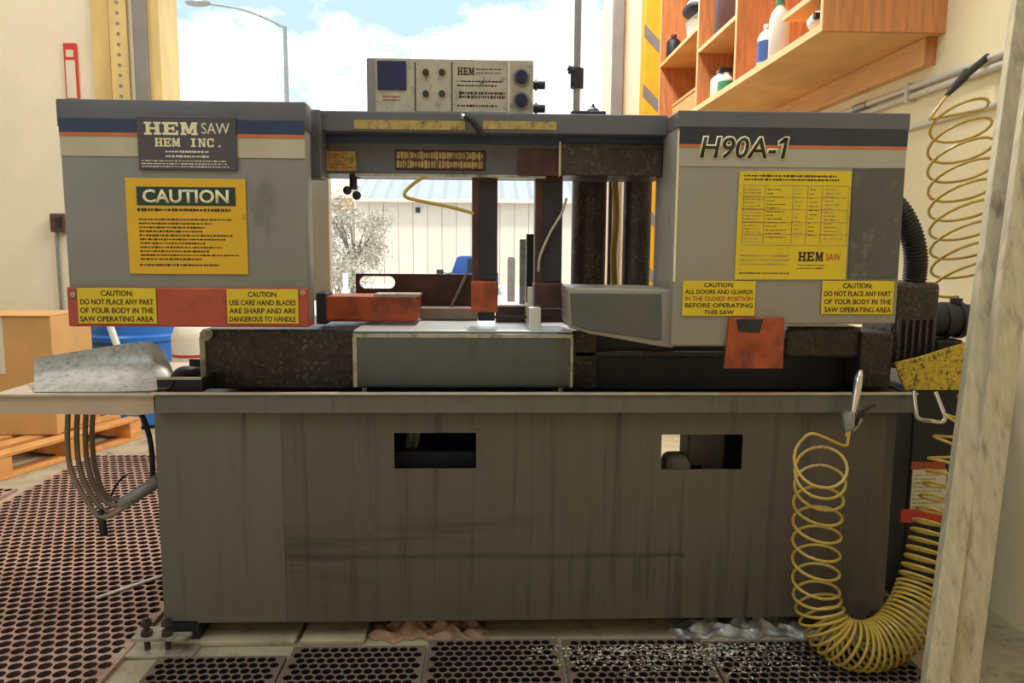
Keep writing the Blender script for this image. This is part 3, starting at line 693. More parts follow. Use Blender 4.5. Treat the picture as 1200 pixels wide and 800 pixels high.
build('cover_strip', boxp(NB(), 438, 344.5, 492, 347.5, 2.53, .1, .001), 'worn', mc)
build('cover_side', boxp(NB(), 370, 343, 383, 380, 2.52, .1, .006), 'dark', mc)
build('lower_rail', boxp(NB(), 492, 361, 560, 374, 2.66, .1, .003), 'cable', saw)
build('lower_rail', boxp(NB(), 583, 361, 615, 374, 2.72, .06, .003), 'maroon', saw)
b = NB(); cyl(b, W(528, 361, 2.70), W(548, 318, 2.70), .0045, n=8); build('stay_rod', b, 'cable', saw, True)
# knobs under the beam
kn = build('knob_stem', cyl(NB(), W(414, 203, 2.43), W(414, 222, 2.43), .012, n=12), 'dark', saw, True)
for px, py in ((407, 223), (418, 229)):
    p = W(px, py, 2.41); b = NB(); bmesh.ops.create_uvsphere(b, u_segments=14, v_segments=8, radius=.0135, matrix=Matrix.Translation(p)); build('knob', b, 'hosedark', saw, True)
build('knob_lug', boxp(NB(), 411, 199, 422, 209, 2.42, .03, .004), 'dark', saw)
# coolant lines
b = NB(); tube(b, spline([W(502, 206, 2.41), W(492, 210, 2.38), W(477, 222, 2.37), W(475, 230, 2.37), W(490, 235, 2.38), W(525, 242, 2.39), W(555, 250, 2.41)]), .0055); build('coolant_hose', b, 'hose', saw, True)
b = NB(); tube(b, spline([W(664, 232, 2.40), W(658, 250, 2.41), W(645, 272, 2.42), W(633, 300, 2.42), W(631, 318, 2.43)]), .004); build('coolant_hose', b, 'beige', saw, True)
# --- right wheel cover
pts = polyp([(796, 130), (1066, 133.5), (1050, 380), (905, 380), (890, 406), (786, 406)], YH)
rh = build('wheel_cover', prism(NB(), pts, YH, YH + .27, .008, 3), 'grey2', saw, True)
Xa, Xb = pts[0][0], pts[1][0]
build('cover_cap', box(NB(), Xa - .002, Xb + .002, YH - .003, YH + .272, W(930, 151, YH).z, W(930, 131, YH).z, .003), 'charcoal', rh)
stripe(Xa + .003, Xb - .002, 150, 170.5, 'black', rh, .0032); stripe(Xa + .003, Xb - .002, 170.5, 174, 'orange', rh, .0032)
stripe(Xa + .003, Xb - .003, 174, 196, 'band2', rh, .002)
b = NB(); tube(b, [Vector((Xa + .001, YH + .001, W(796, y, YH).z)) for y in (153, 240, 330)], .0035, 8); build('edge_highlight', b, 'cream', rh, True)  # cream line painting the daylight highlight along the cover's rounded edge
# model lettering: dark core over a pale outline
X0, X1, Z0, Z1 = pbox(820, 161, 923, 186, YH)
fl = lambda g, y: prism(text_bm('H90A-1', X0 - g, X1 + g, Z0 - g, Z1 + g, y, .012 + g * 11, .18), [(X1 - .012 + g, Z1 + g), (X1 - .003 + g, Z1 + g), (X1 - .008 + g, Z1 - .013 - g), (X1 - .026 - g, Z1 - .019 - g), (X1 - .026 - g, Z1 - .012 + g)], y - .0008, y)
build('model_lettering', fl(.004, YH - .0035), 'cream', rh)
build('model_lettering', fl(0, YH - .0045), 'ink', rh)
cover_d = build('cover_door', prism(NB(), polyp([(1000, 197), (1060, 197), (1051, 327), (993, 327)], YH), YH - .004, YH + .002, .001), 'mottled', rh)
# chart label
ch = build('chart_label', prism(NB(), polyp([(867, 200.5), (998.5, 200.5), (991, 327.5), (861, 327.5)], YH - .006), YH - .006, YH - .001, .0008), 'lemon', saw, label='yellow speed chart label')
YL = YH - .006
fine_print((872, 204, 990, 213), 2, YL, ch, 'ink', (.92, 1), 31, .5)
b = NB()
for i, px in enumerate((870, 895, 928, 945, 962, 993)): boxp(b, px, 218, px + .9, 286, YL - .0006, .001)
for py in (217, 231, 245, 260, 274, 287): boxp(b, 869, py, 993, py + .8, YL - .0006, .001)
build('chart_grid', b, 'gold', ch)
fine_print((871, 220, 894, 285), 17, YL, ch, 'gold', (.8, 1), 32, .4); fine_print((898, 220, 926, 280), 14, YL, ch, 'ink', (.2, .9), 33, .22)
fine_print((931, 220, 943, 280), 13, YL, ch, 'gold', (.2, .9), 34, .3); fine_print((948, 220, 960, 278), 12, YL, ch, 'ink', (.2, .9), 35, .2); fine_print((966, 220, 991, 282), 14, YL, ch, 'gold', (.3, .95), 36, .4)
fine_print((867, 297, 925, 312), 3, YL, ch, 'gold', (.95, 1), 37, .4); fine_print((866, 318, 925, 322), 1, YL, ch, 'ink', (.95, 1), 38, .4)
slab('brand_lettering', 'HEM', (935, 295, 965, 306), YL, ch, 'ink'); text('model_lettering', 'SAW', (968, 297, 985, 305), YL, ch, 'inkred', 0)
fine_print((934, 309, 982, 316), 2, YL, ch, 'ink', (.6, 1), 39, .3)
notice((800, 329, 885, 370), ['CAUTION:', 'ALL DOORS AND GUARDS', 'IN THE CLOSED POSITION', 'BEFORE OPERATING', 'THIS SAW'], saw, YH - .005, 3, 'lemon', inks={2: 'inkred'})
notice((963, 329, 1047, 368), ['CAUTION:', 'DO NOT PLACE ANY PART', 'OF YOUR BODY IN THE', 'SAW OPERATING AREA'], saw, YH - .005, 4, 'lemon')
# blade guard that slants out from the cover
pts = polyp([(665, 337), (790, 339), (790, 408), (772, 406), (690, 391), (668, 384)], 2.225)
bg_ = build('blade_guard', prism(NB(), pts, 2.225, 2.47, .006, 3), 'grey2', saw, True)
pts = polyp([(668, 343), (775, 344), (775, 399), (692, 387.5), (670, 381)], 2.222)
build('guard_panel', prism(NB(), pts, 2.220, 2.23, .003), 'guardp', bg_)
# orange bracket
br = build('chip_guard', prism(NB(), polyp([(855, 372), (920, 372), (918, 432), (849, 432)], 2.185), 2.185, 2.20, .003), 'rust', saw, label='rusty orange guard flap')
build('guard_stain_plate', prism(NB(), polyp([(863, 374), (894, 374), (890, 390), (866, 388)], 2.184), 2.182, 2.186, .001), 'dark', br)
# --- drive at the right end
dm = build('drive_motor', boxp(NB(), 1047, 331, 1100, 432, 2.42, .22, .016), 'oily', saw)
for i in range(6):
    x0 = 1052 + i * 8; build('cooling_fin', boxp(NB(), x0, 375, x0 + 3, 425, 2.405, .02, .001), 'oily', dm)
b = NB(); p = W(1112, 375, 2.55); cyl(b, (p.x - .07, p.y, p.z), (p.x + .07, p.y, p.z), .055, n=20); cyl(b, (p.x - .03, p.y, p.z), (p.x - .01, p.y, p.z), .062, n=20); cyl(b, (p.x + .02, p.y, p.z), (p.x + .04, p.y, p.z), .062, n=20); cyl(b, (p.x + .02, p.y, p.z), (p.x + .02, p.y, p.z + .075), .02, n=12); build('hydraulic_pump', b, 'dark', saw, True)
b = NB(); boxp(b, 1095, 398, 1128, 452, 2.5, .15, .01); build('pump_mount', b, 'dark', saw)
# black corrugated hose looping out behind the cover
path = spline([W(1040, 232, 2.46), W(1056, 250, 2.46), W(1068, 275, 2.46), W(1073, 300, 2.46), W(1072, 322, 2.47), W(1069, 345, 2.48)], 26)
b = NB(); tube(b, path, [.037 if k % 4 < 2 else .033 for k in range(len(path))], 16); build('corrugated_hose', b, 'hosedark', saw, True)
# hydraulic tank below right with its labels
X0, X1, Z0, Z1 = pbox(1063, 480, 1160, 715, 2.5)
tk = build('hydraulic_tank', box(NB(), X0, X1, 2.5, 3.0, .05, ZR - .03, .008), 'dark', saw)
build('tank_foot', box(NB(), X0 + .02, X1 - .02, 2.55, 2.95, 0, .05), 'dark', tk)
tl = build('tank_label', boxp(NB(), 1068, 550, 1108, 600, 2.497, .003), 'paper', saw); fine_print((1070, 554, 1106, 596), 9, 2.497, tl, 'gold', (.7, 1), 41, .35)
build('tank_label_header', boxp(NB(), 1068, 541, 1108, 550, 2.497, .003), 'red', saw)
build('tank_sticker', boxp(NB(), 1056, 597, 1108, 612, 2.49, .01), 'sign', saw)
# speckled yellow chute at the right end of the tray
pts = [(1049, 425), (1075, 419), (1110, 408), (1150, 396), (1180, 390), (1180, 457), (1062, 457), (1056, 446)]
build('discharge_chute', prism(NB(), polyp(pts, 2.36), 2.36, 2.37, .002), 'speckle', saw, label='yellow discharge chute covered in metal chips')
# chrome pull handle
b = NB(); path = [W(1071, 458, 2.25), W(1073, 478, 2.235), W(1076, 490, 2.23), W(1090, 493, 2.22), W(1104, 494, 2.22), W(1107, 488, 2.22), W(1102, 474, 2.235), W(1096, 459, 2.25)]
tube(b, spline(path, 6), .0065, 10); build('pull_handle', b, 'chrome', saw, True)

# ================================================================== HOSES AND LOOSE THINGS ROUND THE SAW
# one long coiled air line: wall fitting -> floor -> up to the blow gun
def helix(path, turns, rad, per=20, hand=1, tilt=0):
    """path: sampled axis; turns(s), rad(s) along arc length fraction s"""
    L = [0]
    for a, b in zip(path, path[1:]): L.append(L[-1] + (b - a).length)
    T = L[-1]; N = int(turns(1) * per); out = []
    # fixed frame carried along the axis
    u = Vector((1, 0, 0)); frames = []
    for i, p in enumerate(path):
        d = (path[min(i + 1, len(path) - 1)] - path[max(i - 1, 0)]).normalized(); u = (u - d * u.dot(d)).normalized(); frames.append((d, u.copy(), d.cross(u)))
    j = 0; tab = [turns(k / 2000) for k in range(2001)]; q = 0
    for k in range(N + 1):
        ph = k / per
        while q < 1999 and tab[q + 1] < ph: q += 1
        f = (ph - tab[q]) / max(1e-9, tab[q + 1] - tab[q]); s = (q + min(1, f)) / 2000; l = s * T
        while j < len(L) - 2 and L[j + 1] < l: j += 1
        f = (l - L[j]) / (L[j + 1] - L[j]); p = path[j].lerp(path[j + 1], min(1, f)); dd, uu, ww = frames[j]
        a = hand * 2 * math.pi * ph; r_ = rad(s)
        out.append(p + uu * math.cos(a) * r_ + ww * math.sin(a) * r_ - dd * math.sin(a) * r_ * tilt)
    return out
def pw(tab):
    def f(s):
        for (a, va), (b, vb) in zip(tab, tab[1:]):
            if s <= b: return va + (vb - va) * (s - a) / (b - a)
        return tab[-1][1]
    return f
ax = spline([W(1124, 130, 2.64), W(1127, 230, 2.62), W(1132, 335, 2.60)], 20)
hel = helix(ax, pw([(0, 0), (1, 8.8)]), pw([(0, .085), (.2, .10), (1, .105)]), tilt=.4)
top = wallpt(1140, 66, .03); fit = Vector((W(1134, 84, 2.62).x, 2.62, W(1134, 84, 2.62).z))
lead = spline([W(1110, 112, 2.63), W(1102, 122, 2.63), W(1089, 140, 2.63)], 8)
tailp = spline([hel[-1], hel[-1] + Vector((.02, .03, -.05)), W(1128, 372, 2.72), W(1132, 382, 2.72)], 8)
hose1 = empty('coiled_air_hose', W(1127, 380, 2.62), 'yellow coiled air hose hanging against the cream wall at right', 'hose', 'yellow coiled air hoses')
b = NB(); tube(b, lead + hel + tailp, .005, 8); build('hose_coil', b, 'hose', hose1, True)
b = NB(); p0 = W(1109, 112, 2.63); p1 = W(1130, 90, 2.66); p2 = wallpt(1150, 62, .0)
tube(b, [p0, p0.lerp(p1, .5), p1, p1 + Vector((.02, .02, .02))], [.007, .013, .016, .014], 12)
cyl(b, p1, Vector((XR - .016, p1.y + .05, p1.z + .08)), .012, n=12); build('hose_fitting', b, 'hosedark', hose1, True)
# hanging coil in front
ax = spline([W(962, 532, 2.09), W(961, 560, 2.16), W(958, 600, 2.185), W(956, 680, 2.18), W(960, 712, 2.165), W(972, 738, 2.13), W(993, 753, 2.10), W(1018, 757, 2.09), W(1044, 747, 2.09), W(1064, 725, 2.10), W(1078, 695, 2.12), W(1088, 655, 2.14), W(1097, 610, 2.16), W(1106, 560, 2.19), W(1114, 515, 2.2), W(1130, 480, 2.2), W(1152, 455, 2.22)], 14)
hel = helix(ax, pw([(0, 0), (.06, 1.4), (.30, 8), (.36, 11), (.60, 34), (.72, 41), (.84, 46), (1, 50)]), pw([(0, .072), (.3, .066), (.42, .070), (.6, .066), (.75, .056), (.9, .042), (1, .03)]), hand=-1, tilt=-.22)
for p in hel: p.z = max(p.z, .0225)
gun0 = W(993, 512, 2.19)
lead = spline([W(994, 504, 2.195), W(993.5, 516, 2.19), W(988, 522, 2.18), hel[5], hel[7]], 8)
hose2 = empty('coiled_air_hose', W(1020, 790, 2.13), 'yellow coiled air hose draped in front of the cabinet down to the mats', 'hose', 'yellow coiled air hoses')
b = NB(); tube(b, lead[:-1] + hel[7:], .0046, 8); build('hose_coil', b, 'hose', hose2, True)
gun = empty('blow_gun', W(998, 500, 2.2), 'silver air blow gun hooked over the chip tray rim', 'blow gun')
b = NB(); tube(b, spline([W(1008, 434, 2.235), W(1006, 445, 2.225), W(1003, 465, 2.215), W(999, 490, 2.205)], 8), [.007 + .006 * math.sin(math.pi * k / 24) for k in range(25)], 12); build('gun_nozzle', b, 'chrome', gun, True)
b = NB(); prism(b, polyp([(989, 487), (998, 481), (1003, 486), (1002, 500), (996, 508), (990, 505)], 2.19), 2.19, 2.215, .004); build('gun_body', b, 'pipe', gun, True)
b = NB(); tube(b, spline([W(1003, 498, 2.20), W(1008, 486, 2.195), W(1016, 478, 2.19), W(1026, 474, 2.19)], 6), .0055, 8); build('gun_lever', b, 'hosedark', gun, True)
b = NB(); tube(b, spline([W(999, 505, 2.2), W(1004, 500, 2.2), W(1009, 490, 2.2)], 5), .005, 8); build('trigger', b, 'worn', gun, True)
b = NB(); cyl(b, W(994, 504, 2.198), W(993, 512, 2.195), .008, n=8); build('hose_nipple', b, 'hose', gun, True)

# cable loops under the tray wing
cab = empty('cable_coil', W(130, 620, 2.5), 'grey-brown bundle of coiled cable hanging under the tray wing', 'cable')
for k, (xt, xb_, yb_) in enumerate(((80, 114, 606), (91, 121, 600), (101, 128, 592), (109, 133, 585))):
    dy = .024 * k
    pts = [W(xt, 480, 2.42 + dy), W(xt - 1, 515, 2.42 + dy), W(xt + 3, 550, 2.42 + dy), W((xt + xb_) / 2 + 2, 582 - k, 2.42 + dy), W(xb_ + 6, yb_, 2.42 + dy), W(152, 590 - 2 * k, 2.42 + .5 * dy), W(172, 576 - 3 * k, 2.44 + .4 * dy), W(192, 560 - 3 * k, 2.47 + .4 * dy)]
    b = NB(); tube(b, spline(pts, 8), .0085, 8); build('cable_loop', b, 'cable', cab, True)
b = NB(); tube(b, spline([W(163, 480, 2.52), W(172, 500, 2.52), W(178, 530, 2.52), W(179, 575, 2.52)], 8), .009, 8); build('cable_lead', b, 'hosedark', cab, True)
b = NB(); tube(b, spline([W(144, 590, 2.43), W(164, 577, 2.43), W(184, 565, 2.46)], 8), .02, 12); build('cable_wrap', b, 'trackgrey', cab, True)
b = NB(); tube(b, spline([W(116, 598, 2.43), W(120, 612, 2.42), W(122, 627, 2.42)], 6), .012, 10); build('cable_end', b, 'hosedark', cab, True)
b = NB(); tube(b, spline([W(129, 585, 2.5), W(134, 572, 2.5), W(143, 560, 2.5), W(149, 556, 2.5)], 6), .004, 6); build('cable_tie', b, 'hosedark', cab, True)

# white rod lying on the mats
a, bb = W(113, 700, 2.46), W(190, 675, 2.6)
def floorpt(px, py, z=0.):
    d = _R3 @ Vector(((px - 600) / F, (400 - py) / F, -1)); t = (z - CAM_H) / d.z
    return Vector((d.x * t, d.y * t, z))
b = NB(); cyl(b, floorpt(112, 701, .022), floorpt(215, 666, .022), .006, n=10); o = build('floor_rod', b, 'white', None, True); tag(o, 'thin white rod lying across the red-brown mat by the cabinet', 'rod')

# rags in front of the machine
def rag(name, pix, m, label, hgt, seed):
    r_ = random.Random(seed); bm = NB(); P = [floorpt(*q) for q in pix]
    x0, x1 = min(p.x for p in P), max(p.x for p in P); y0, y1 = min(p.y for p in P), max(p.y for p in P)
    nu, nv = 40, 16; V = []
    ph = [r_.uniform(0, 6.28) for _ in range(8)]
    for i in range(nu + 1):
        row = []
        for j in range(nv + 1):
            u, v = i / nu, j / nv
            e = math.sin(math.pi * u) ** .4 * math.sin(math.pi * v) ** .5
            edge = .012 * math.sin(u * 17 + ph[0]) + .008 * math.sin(u * 41 + ph[1])
            x = x0 + (x1 - x0) * u + .012 * math.sin(v * 9 + ph[2]); y = y0 + (y1 - y0) * v + edge
            z = .004 + e * hgt * (.45 + .3 * math.sin(u * 22 + v * 6 + ph[3]) + .2 * math.sin(u * 9 - v * 13 + ph[4]) + .15 * math.sin(u * 37 + v * 21 + ph[5]))
            row.append(bm.verts.new((x, y, max(.002, z))))
        V.append(row)
    for i in range(nu):
        for j in range(nv): bm.faces.new((V[i][j], V[i + 1][j], V[i + 1][j + 1], V[i][j + 1]))
    r2 = bmesh.ops.extrude_face_region(bm, geom=bm.faces[:])
    for e in r2['geom']:
        if isinstance(e, bmesh.types.BMVert): e.co.z -= .002
    o = build(name, bm, m, None, True); return tag(o, label, 'rag' if 'rag' in name else 'sheeting')
rag('rag', [(432, 752), (572, 730)], 'rag', 'crumpled brown rag stuffed under the front of the cabinet', .045, 3)
rag('plastic_sheeting', [(790, 749), (950, 729)], 'foil', 'crumpled silver sheeting under the cabinet next to the coiled hose', .05, 9)
# concrete pad slabs under the saw
for k, (xa, xb) in enumerate(((206, 348), (354, 428))):
    p0, p1 = floorpt(xa, 752), floorpt(xb, 752)
    o = build('concrete_slab', box(NB(), p0.x, p1.x, 2.285, 2.85, .0, .018, .004), 'concrete')
    tag(o, ['wide tan slab under the cabinet beside the levelling foot', 'narrow tan slab under the cabinet left of the brown rag'][k], 'slab')
# metal chips over the mats below the right slot
bm = NB(); rc = random.Random(5)
for k in range(1300):
    x = rc.gauss(.6, .24); y = 2.24 - abs(rc.gauss(0, .09)) + rc.uniform(0, .06)
    if not (.1 < x < 1.1): continue
    s = rc.uniform(.002, .006); a = rc.uniform(0, 3.14); z = .0165 if y < 2.235 else .001
    dx, dy = s * math.cos(a), s * math.sin(a); q = [bm.verts.new((x + ex * dx - ey * dy * .4, y + ex * dy + ey * dx * .4, z + rc.uniform(0, .004))) for ex, ey in ((-1, -1), (1, -1), (1, 1), (-1, 1))]
    bm.faces.new(q)
o = build('metal_chips', bm, 'condp'); tag(o, 'scatter of metal chips on the mats below the right slot', 'chips', kind='stuff')

# leaning planks at the right edge
def plank(dx, dy, w, t, label):
    A = Vector((1.112 + dx, 1.75 + dy, 0)); top_z = 2.2; B = Vector((XR - w / 2 - .012, 2.5 - dy * 2.6, top_z))
    d = (B - A).normalized(); u = (Vector((1, 0, 0)) - d * d.x).normalized(); v = d.cross(u)
    b = NB(); q = []
    for P in (A, B):
        for s1, s2 in ((-1, -1), (1, -1), (1, 1), (-1, 1)): q.append(b.verts.new(P + u * s1 * w / 2 + v * s2 * t / 2))
    for v_ in q[:4]: v_.co -= d * ((v_.co.z - .003) / d.z)
    for f in ((0, 1, 2, 3), (7, 6, 5, 4), (0, 4, 5, 1), (1, 5, 6, 2), (2, 6, 7, 3), (3, 7, 4, 0)): b.faces.new([q[i] for i in f])
    bmesh.ops.bevel(b, geom=b.edges[:], offset=.002, segments=1, affect='EDGES')
    o = build('plank', b, 'oldwood'); return tag(o, label, 'plank', 'leaning planks')
plank(0, 0, .06, .03, 'weathered plank leaning beside the coiled hose, nearer to the saw')
plank(.10, .05, .08, .03, 'weathered plank at the right picture edge, farther from the saw than its neighbour')

# ================================================================== BEHIND THE SAW, LEFT
def pallet(x, y, rot, label):
    r = empty('wooden_pallet', (0, 0, 0), label, 'pallet', None)
    st = None; dk = None
    for yy in (.05, .5, .95):
        b = box(NB(), 0, 1.1, yy - .045, yy + .045, .02, .115, .003)
        build('stringer', b, 'pallet', r)
    for zz, cnt in ((.117, 7), (.0, 3)):
        for i in range(cnt):
            xx = i * (1.0 / (cnt - 1)); build('deck_board', box(NB(), xx, xx + .1, 0, 1.0, zz + .001, zz + .02, .002), 'pallet', r)
    r.location = (x, y, 0); r.rotation_euler.z = R(rot); return r
pallet(-3.58, 4.37, -20, 'pale wooden pallet at the left picture edge, carrying the cardboard box')
# blue drum
DX_, DY_ = W(163, 420, 5.45).x, 5.45
dr = empty('plastic_drum', (DX_, DY_, 0), 'blue plastic drum standing on the floor behind the saw', 'drum')
b = NB(); lathe(b, DX_, DY_, [(.28, .001), (.33, .03), (.33, .22), (.345, .235), (.345, .265), (.33, .28), (.33, .58), (.345, .595), (.345, .625), (.33, .64), (.33, .86), (.31, .91), (.29, .92)], 40); build('drum_body', b, 'blue', dr, True)
b = NB(); lathe(b, DX_, DY_, [(.315, .895), (.322, .905), (.322, .93), (.302, .93), (.302, .921)], 40); build('drum_rim', b, 'blue', dr, True)
build('drum_bung', lathe(NB(), DX_ + .12, DY_ - .1, [(.03, .92), (.03, .94)], 14), 'white', dr)
bx_ = empty('cardboard_box', (-2.8, 4.7, .139), 'tan cardboard box on the pallet at the left picture edge', 'box')
build('carton', box(NB(), -3.05, -2.47, 4.45, 4.9, .14, .83, .006), 'card', bx_)
build('carton_flap', box(NB(), -3.05, -2.47, 4.44, 4.7, .83, .836, .001), 'card', bx_)
build('packing_tape', box(NB(), -2.8, -2.74, 4.448, 4.45, .5, .83), 'paper', bx_)
# white pole standing behind the chute
b = NB(); p0 = W(139, 410, 2.52); p1 = W(118, 350, 2.62); cyl(b, p0 - (p1 - p0) * .35, p1 + (p1 - p0) * .6, .011, n=12)
o = build('mop_handle', b, 'white', None, True); tag(o, 'white pole standing behind the galvanised chute under the red bar', 'pole')
# small red stand and white canister right of the drum
b = empty('gas_canister', (W(225, 420, 4.4).x, 4.4, 0), 'pale metal canister with thin red stripe right of the blue drum', 'canister')
x = W(226, 420, 4.4).x
build('canister_body', lathe(NB(), x, 4.4, [(.10, .018), (.11, .03), (.11, .72), (.09, .78), (.04, .82), (.04, .86)], 24), 'paper', b, True)
build('canister_band', lathe(NB(), x, 4.4, [(.1115, .615), (.1115, .63)], 24), 'sign', b, True)

# ================================================================== SHELVES ON THE RIGHT WALL
XS = W(963, 35, 3.0).x                        # shelf front
YN, YE = 3.0, 5.78
ZB = W(963, 36, 3.0).z
shelf = empty('plywood_shelf_unit', (XR, 4.4, ZB), 'open plywood shelf unit fixed high on the cream wall', 'shelves')
TB = .03
build('bottom_board', box(NB(), XS + .004, XR, YN + .02, YE, ZB, ZB + TB - .002, .001), 'ply', shelf)
build('edge_band', box(NB(), XS, XS + .004, YN + .02, YE, ZB, ZB + TB, .0005), 'plyend', shelf)
H = 1.15
divs = [YN, XS * F / (862 - 567) * 1.0, XS * F / (817 - 567), YE]
def yfront(px, py):
    d = _R3 @ Vector(((px - 600) / F, (400 - py) / F, -1)); return d.y * XS / d.x
divs = [YN, yfront(862, 60), yfront(817, 80), YE]
for k, y in enumerate(divs):
    zz = ZB if k in (0, 3) else ZB + TB
    build('upright', box(NB(), XS + .004, XR, y, y + .02, zz, ZB + H, .001), 'plydark', shelf)
    build('upright_edge', box(NB(), XS, XS + .004, y, y + .022, zz, ZB + H, .0005), 'plyend', shelf)
def sh(y0, y1, z, name='shelf_board'):
    build(name, box(NB(), XS + .006, XR, y0 + .021, y1 - .001, z, z + .02), 'ply', shelf); build('edge_band', box(NB(), XS + .002, XS + .006, y0 + .021, y1 - .001, z, z + .022), 'plyend', shelf)
def zfront(px, py):
    d = _R3 @ Vector(((px - 600) / F, (400 - py) / F, -1)); return CAM_H + d.z * XS / d.x
z1 = zfront(795, 57); z2 = zfront(840, 42); z3 = zfront(962, 5)
sh(divs[2], divs[3], z1); sh(divs[1], divs[2], z2)
sh(YN, YN + .42, ZB + .15)
build('top_board', box(NB(), XS, XR, YN, YE + .02, ZB + H, ZB + H + .02), 'ply', shelf)
build('back_board', box(NB(), XR - .008, XR, YN + .02, YE, ZB + TB, ZB + H), 'plydark', shelf)
X0 = XR - .045
build('wall_cleat', box(NB(), X0, XR, YN + .06, YE, ZB - .105, ZB - .001, .003), 'ply', shelf)
build('cleat_end', box(NB(), X0 + .001, XR, YN + .055, YN + .06, ZB - .104, ZB - .002), 'plydark', shelf)
# things on the shelves
def jug(x, y, z, r, h, m, cap, label, name='jug', cat='bottle', n=18):
    e = empty(name, (x, y, z), label, cat, 'supplies on the plywood shelves')
    build('body', lathe(NB(), x, y, [(r * .9, z + .001), (r, z + .008), (r, z + h * .68), (r * .8, z + h * .78), (r * .34, z + h * .88), (r * .34, z + h * .92)], n), m, e, True)
    build('cap', lathe(NB(), x, y, [(r * .42, z + h * .9), (r * .42, z + h)], n), cap, e, True); return e
zb0 = ZB + TB
def can(x, y, z, r, h, m, label, rimm='pipe'):
    e = empty('paint_can', (x, y, z), label, 'can', 'supplies on the plywood shelves')
    build('body', lathe(NB(), x, y, [(r * .97, z + .001), (r, z + .006), (r, z + h - .008), (r * .97, z + h)], 24), m, e, True)
    build('rim', lathe(NB(), x, y, [(r * 1.02, z + h - .008), (r * 1.02, z + h), (r * .9, z + h), (r * .9, z + h - .004)], 24), rimm, e, True); return e
xf = XS + .09
jug(xf, 4.58, zb0, .055, .17, 'white', 'trackgrey', 'white spray bottle with grey cap on the lower middle shelf')
b = empty('trigger_bottle', (xf - .02, 4.40, zb0), 'small green-labelled white bottle against the middle shelf divider', 'bottle', 'supplies on the plywood shelves')
build('body', lathe(NB(), xf - .02, 4.40, [(.04, zb0 + .001), (.045, zb0 + .01), (.045, zb0 + .08), (.018, zb0 + .11), (.018, zb0 + .12)], 18), 'white', b, True)
build('trigger', box(NB(), xf - .06, xf + .01, 4.385, 4.415, zb0 + .12, zb0 + .15, .005), 'dark', b); build('label_band', lathe(NB(), xf - .02, 4.40, [(.0458, zb0 + .02), (.0458, zb0 + .07)], 18), 'greenp', b, True)
can(xf + .05, (divs[1] + divs[2]) / 2 + .10, z2 + .02, .12, .36, 'can', 'tall maroon can on the upper middle shelf')
can(xf + .02, divs[1] + .13, z2 + .02, .075, .34, 'paper', 'tall cream can beside the maroon can on the shelf')
# two white hoods on the far upper shelf
for k, (yy, zz, lab) in enumerate((((divs[2] + .28), z1 + .02, 'white plastic bucket standing on the far upper shelf'),)):
    e = empty('plastic_bucket', (xf, yy, zz), lab, 'bucket', 'supplies on the plywood shelves')
    build('body', lathe(NB(), xf + .03, yy, [(.11, zz + .001), (.115, zz + .01), (.125, zz + .085), (.13, zz + .09)], 24), 'white', e, True)
zh = z1 + .112
e = empty('face_hood', (xf + .03, divs[2] + .28, zh), 'white hood with dark visor on top of the shelf bucket', 'hood', 'supplies on the plywood shelves')
b = NB(); bmesh.ops.create_uvsphere(b, u_segments=22, v_segments=12, radius=.13, matrix=Matrix.Translation((xf + .03, divs[2] + .28, zh + .085)) @ Matrix.Diagonal((1, 1.4, .64, 1))); build('hood_shell', b, 'white', e, True)
b = NB(); bmesh.ops.create_uvsphere(b, u_segments=22, v_segments=12, radius=.1, matrix=Matrix.Translation((xf - .04, divs[2] + .27, zh + .07)) @ Matrix.Diagonal((.8, 1.35, .45, 1))); build('visor', b, 'dark', e, True)
jug(xf - .03, divs[3] - .15, z1 + .02, .05, .17, 'dark', 'can', 'small dark bottle in the far corner of the upper shelf')
e = empty('parts_box', (xf, divs[3] - .4, zb0), 'tan cardboard parts box on the far lower shelf', 'box', 'supplies on the plywood shelves')
build('carton', box(NB(), XS + .03, XS + .3, divs[2] + .12, divs[3] - .3, zb0 + .001, zb0 + .12, .004), 'card', e); build('carton_lid', box(NB(), XS + .025, XS + .305, divs[2] + .115, divs[3] - .295, zb0 + .12, zb0 + .14, .003), 'card', e)
y3 = yfront(905, 40)
def sbottle(y, r, h, m, cap, band, label):
    e = jug(xf - .03, y, zb0, r, h, m, cap, label, 'cleaner_bottle')
    if band: build('label_band', lathe(NB(), xf - .03, y, [(r * 1.01, zb0 + h * .12), (r * 1.01, zb0 + h * .6)], 18), band, e, True)
sbottle(3.75, .045, .2, 'white', 'white', 'bluep', 'white bottle with blue label at the left of the near shelf bay')
sbottle(3.60, .045, .27, 'white', 'greenp', None, 'tall white bottle with green neck in the near shelf bay')
e = empty('rag_bag', (xf, YN + .14, zb0), 'white bag with dark tie under the small ledge of the near bay', 'bag', 'supplies on the plywood shelves')
b = NB(); bmesh.ops.create_uvsphere(b, u_segments=18, v_segments=10, radius=.06, matrix=Matrix.Translation((xf - .02, YN + .14, zb0 + .047)) @ Matrix.Diagonal((1, 1.6, .75, 1)))
for v in b.verts: v.co += Vector((math.sin(v.co.y * 90), math.sin(v.co.z * 120), 0)) * .003
build('bag_body', b, 'white', e, True); build('bag_tie', cyl(NB(), (xf - .085, YN + .09, zb0 + .05), (xf - .065, YN + .09, zb0 + .05), .014, n=10), 'dark', e, True)
can(xf + .06, YN + .24, ZB + .172, .08, .2, 'card', 'tan can on the small ledge of the near shelf bay')
can(xf + .0, YN + .1, ZB + .172, .05, .16, 'paper', 'small white can at the end of the near shelf ledge')

